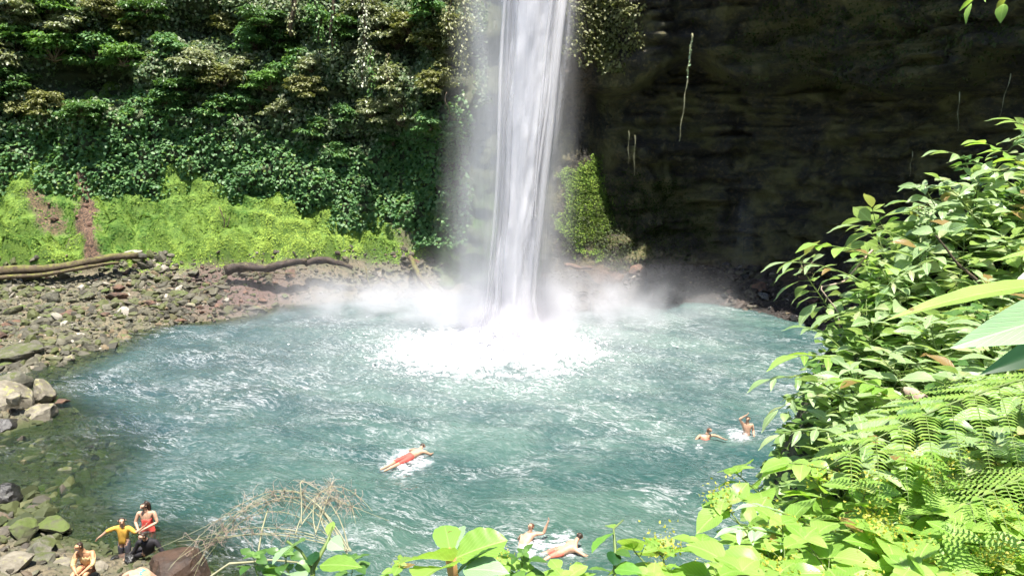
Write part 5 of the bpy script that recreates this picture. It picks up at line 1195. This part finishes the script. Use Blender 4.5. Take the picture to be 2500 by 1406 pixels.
# child in mustard shirt with arms stretched out
q = at_z(309, 1364, .0)
person((q[0], q[1], -.12), dict(pel=(0, 0, .62), chest=(0, -.02, .90), neck=(0, -.02, 1.04), head=(.02, -.04, 1.22), face=(.3, -.6, -.2),
    shL=(-.13, 0, .98), elL=(-.33, -.06, .92), wrL=(-.5, -.1, .8), shR=(.13, 0, .98), elR=(.30, -.02, .84), wrR=(.43, .05, .92),
    knL=(-.09, -.04, .33), anL=(-.1, 0, .05), knR=(.1, -.08, .34), anR=(.12, -.02, .06)),
    'child in a mustard yellow shirt with both arms stretched out', 'skin', 'hair', [('shirt', SHIRT, -.05, .4, 'mustard'), ('trousers', ['hip', 'thigh'], -1, .05, 'darkshort'), ('leggings', ['calf'], -2, 0, 'lilac')], sc=1.0)
# person in black leaning with a hand on the boulder
q = at_z(368, 1372, .1)
person((q[0], q[1], .0), dict(pel=(0, 0, .28), chest=(.02, -.06, .62), neck=(.0, -.14, .8), head=(-.03, -.22, .98), face=(-.5, -.5, -.6),
    shL=(-.17, -.1, .72), elL=(-.28, -.12, .5), wrL=(-.42, -.14, .34), shR=(.19, -.05, .7), elR=(.33, -.08, .48), wrR=(.46, -.12, .3),
    knL=(-.38, -.12, .36), anL=(-.72, -.14, .1), knR=(-.30, .1, .40), anR=(-.62, .14, .12), ftL=(-.86, -.18, .12), ftR=(-.78, .14, .14)),
    'person in a black shirt sitting in the shallows with a hand on the brown boulder', 'skin', 'hair', [('shirt', SHIRT + ['forearm'], -.1, .62, 'black'), ('shorts', ['hip', 'thigh'], -1, .2, 'black')])
# seated person in tan
q = at_z(222, 1392, .55)
person((q[0], q[1], .45), dict(pel=(0, 0, .2), chest=(.0, -.12, .55), neck=(-.04, -.17, .72), head=(-.07, -.22, .9), face=(-.5, -.6, -.3),
    shL=(-.17, -.14, .65), elL=(-.2, -.3, .42), wrL=(-.04, -.46, .32), shR=(.17, -.12, .65), elR=(.26, -.3, .46), wrR=(.1, -.48, .34),
    knL=(-.12, -.5, .28), anL=(-.12, -.55, -.12), knR=(.16, -.48, .3), anR=(.1, -.62, -.1)),
    'person in tan clothes sitting hunched on the pale shore rock', 'skin_tan', 'hair', [('top', SHIRT, -.1, .42, 'tancloth'), ('shorts', ['hip', 'thigh'], -1, .2, 'brownshort')])
# bent person at the bottom edge, bare back up
q = at_z(350, 1440, .5)
person((q[0], q[1], .15), dict(pel=(.28, 0, .55), chest=(-.02, -.02, .72), neck=(-.24, -.04, .66), head=(-.43, -.06, .56), face=(-.3, -.3, -.9),
    shL=(-.1, -.2, .66), elL=(-.16, -.26, .38), wrL=(-.22, -.28, .14), shR=(-.1, .17, .66), elR=(-.2, .2, .4), wrR=(-.26, .2, .15),
    knL=(.18, -.2, .25), anL=(.46, -.2, .05), knR=(.18, .16, .25), anR=(.46, .16, .05)),
    'bent over person with a bare back and teal swimwear at the bottom edge', 'skin', 'hair', [('swimsuit', ['torso'], .24, .34, 'teal'), ('swim_shorts', ['hip'], -1, .0, 'teal')], sc=1.15)
def swimmer(px, py, label, J, wear=(), hair='hair', skin='skin', rz=0., dz=.09):
    q = at_z(px, py, 0); return person((q[0], q[1], dz), J, label, skin, hair, wear, rz)
# swimmer in red shorts, centre, swimming away to the upper right
swimmer(1005, 1118, 'swimmer in red shorts stretched out in white splashes in the middle of the pool', dict(pel=(-.05, -.15, .0), chest=(.17, .15, .06), neck=(.27, .32, .10), head=(.34, .5, .22), face=(.5, .8, .3),
    shL=(.05, .27, .08), elL=(-.15, .45, -.02), wrL=(-.05, .6, -.12), shR=(.36, .15, .08), elR=(.58, .2, -.05), wrR=(.6, .4, -.12),
    knL=(-.42, -.45, .02), anL=(-.75, -.85, -.03), knR=(-.28, -.55, .0), anR=(-.6, -1.0, .0), ftL=(-.84, -.98, -.02), ftR=(-.7, -1.12, 0)), [('shorts', ['hip', 'thigh', 'torso'], -.6, .12, 'red')], dz=.09)
swimmer(1722, 1076, 'reddish swimmer leaning in the water with an arm reaching right', dict(pel=(-.1, -.1, -.3), chest=(-.02, -.02, .05), neck=(.05, -.02, .2), head=(.12, -.02, .38), face=(.6, -.6, -.2),
    shL=(-.2, -.02, .12), elL=(-.36, -.1, -.02), wrL=(-.45, -.25, -.1), shR=(.16, .02, .12), elR=(.36, 0, .1), wrR=(.56, -.05, .02), knL=(-.2, -.2, -.7), anL=(-.3, -.1, -1), knR=(0, -.3, -.7), anR=(0, -.2, -1)), [('swimsuit', ['torso'], .22, .36, 'coral')], 'hair_brown')
swimmer(1822, 1052, 'swimmer with raised arm farthest back on the right side of the pool', dict(pel=(0, 0, -.3), chest=(.02, 0, .08), neck=(.02, 0, .25), head=(.03, -.01, .44), face=(-.5, -.7, -.1),
    shL=(-.15, 0, .18), elL=(-.28, -.05, .38), wrL=(-.1, -.06, .5), shR=(.19, 0, .17), elR=(.24, -.02, -.08), wrR=(.2, -.2, -.15), knL=(-.1, -.1, -.7), anL=(-.1, 0, -1), knR=(.1, -.1, -.7), anR=(.1, 0, -1)), (), 'hair')
swimmer(1296, 1318, 'near swimmer with dark red hair and one arm bent over the water', dict(pel=(-.25, -.35, -.25), chest=(-.08, -.06, .02), neck=(-.02, .02, .16), head=(.03, .05, .34), face=(-.7, -.5, .1),
    shL=(-.22, -.02, .08), elL=(-.32, .05, -.1), wrL=(-.2, .15, -.15), shR=(.08, -.02, .10), elR=(.32, .0, .1), wrR=(.42, .05, .34), knL=(-.4, -.6, -.5), anL=(-.5, -.9, -.7), knR=(-.2, -.7, -.5), anR=(-.3, -1, -.7)), (), 'hair_brown')
swimmer(1395, 1345, 'near swimmer lying on one side with wet dark hair', dict(pel=(-.28, -.2, .03), chest=(.0, -.04, .08), neck=(.14, .06, .18), head=(.26, .14, .32), face=(.2, .7, .2),
    shL=(.0, .12, .12), elL=(-.1, .3, -.05), wrL=(.05, .4, -.15), shR=(.1, -.2, .06), elR=(.3, -.32, -.02), wrR=(.45, -.2, -.12), knL=(-.55, -.1, -.05), anL=(-.9, -.15, -.15), knR=(-.5, -.35, .0), anR=(-.85, -.5, -.12)), [('shorts', ['hip', 'thigh'], -.6, .1, 'coral')], 'hair')
# churned white water round the swimmers
M['splash'] = water_strand_mat('splash_foam', 1.5, (2.2, 3.6, 2), .42, .62, (.85, .86, .9))
for px, py, w, lab in [(990, 1130, 1.0, 'white churned splash around the swimmer in red shorts'), (1700, 1078, .6, 'small splash beside the reddish swimmer'), (1800, 1065, .6, 'small splash beside the farthest swimmer'), (1300, 1335, .55, 'white splash below the near swimmer with the bent arm'), (1380, 1335, .6, 'white splash along the near swimmer lying on one side')]:
    q = at_z(px, py, 0); rs = np.linspace(0.02, 1, 26); an = np.linspace(0, 2 * math.pi, 49)
    RR, AA = np.meshgrid(rs, an, indexing='ij'); lx = RR * np.cos(AA); ly = RR * np.sin(AA)
    rag = RR * (1 + .35 * fbm(np.cos(AA) * 2 + px, np.sin(AA) * 2, AA * 0, 3)) + .38 * np.clip(fbm(lx * 3 + px, ly * 3, lx * 0, 4), 0, 1)
    zz = .035 + (.045 * w) * np.clip(1 - rag, 0, 1) * (.4 + np.abs(fbm(lx * 5 + px, ly * 5, lx * 0, 8)) * 2)
    o = mk('splash', np.stack([lx * 1.05 * w, ly * 1.5 * w, zz], -1).reshape(-1, 3), grid_faces(len(rs), len(an)), M['splash'], attrs={'var': np.clip(1.3 - 1.6 * rag, 0, 1).ravel()})
    o.location = (float(q[0]), float(q[1]), 0); tag(o, lab, 'splash', kind='stuff')

# ------------------------------------------------------------------ light
W = bpy.data.worlds.new('World'); S.world = W; W.use_nodes = True; nt = W.node_tree
sky = nt.nodes.new('ShaderNodeTexSky'); sky.sky_type = 'NISHITA'; sky.sun_disc = False
SUN = Vector((.055, -.2, .95)).normalized()
el = math.asin(SUN.z); sky.sun_elevation = el; sky.sun_rotation = math.atan2(SUN.x, SUN.y)
bg = nt.nodes['Background']; bg.inputs['Strength'].default_value = .08; nt.links.new(sky.outputs[0], bg.inputs[0])
ld = bpy.data.lights.new('sun', 'SUN'); ld.energy = 5; ld.angle = math.radians(.5); ld.color = (1, .95, .86)
lo = bpy.data.objects.new('sun', ld); COL.objects.link(lo); lo.rotation_euler = SUN.to_track_quat('Z', 'Y').to_euler(); lo.location = (5, -10, 60)
S.view_settings.view_transform = 'Standard'; S.view_settings.look = 'None'; S.view_settings.exposure = 1.38; S.view_settings.gamma = 1; S.view_settings.use_curve_mapping = False
cy = S.cycles; cy.max_bounces = 5; cy.transparent_max_bounces = 22; cy.volume_bounces = 3; cy.diffuse_bounces = 3; cy.glossy_bounces = 2; cy.transmission_bounces = 3; cy.volume_max_steps = 64
cy.use_adaptive_sampling = True; cy.adaptive_threshold = .03; cy.adaptive_min_samples = 12; cy.use_denoising = True
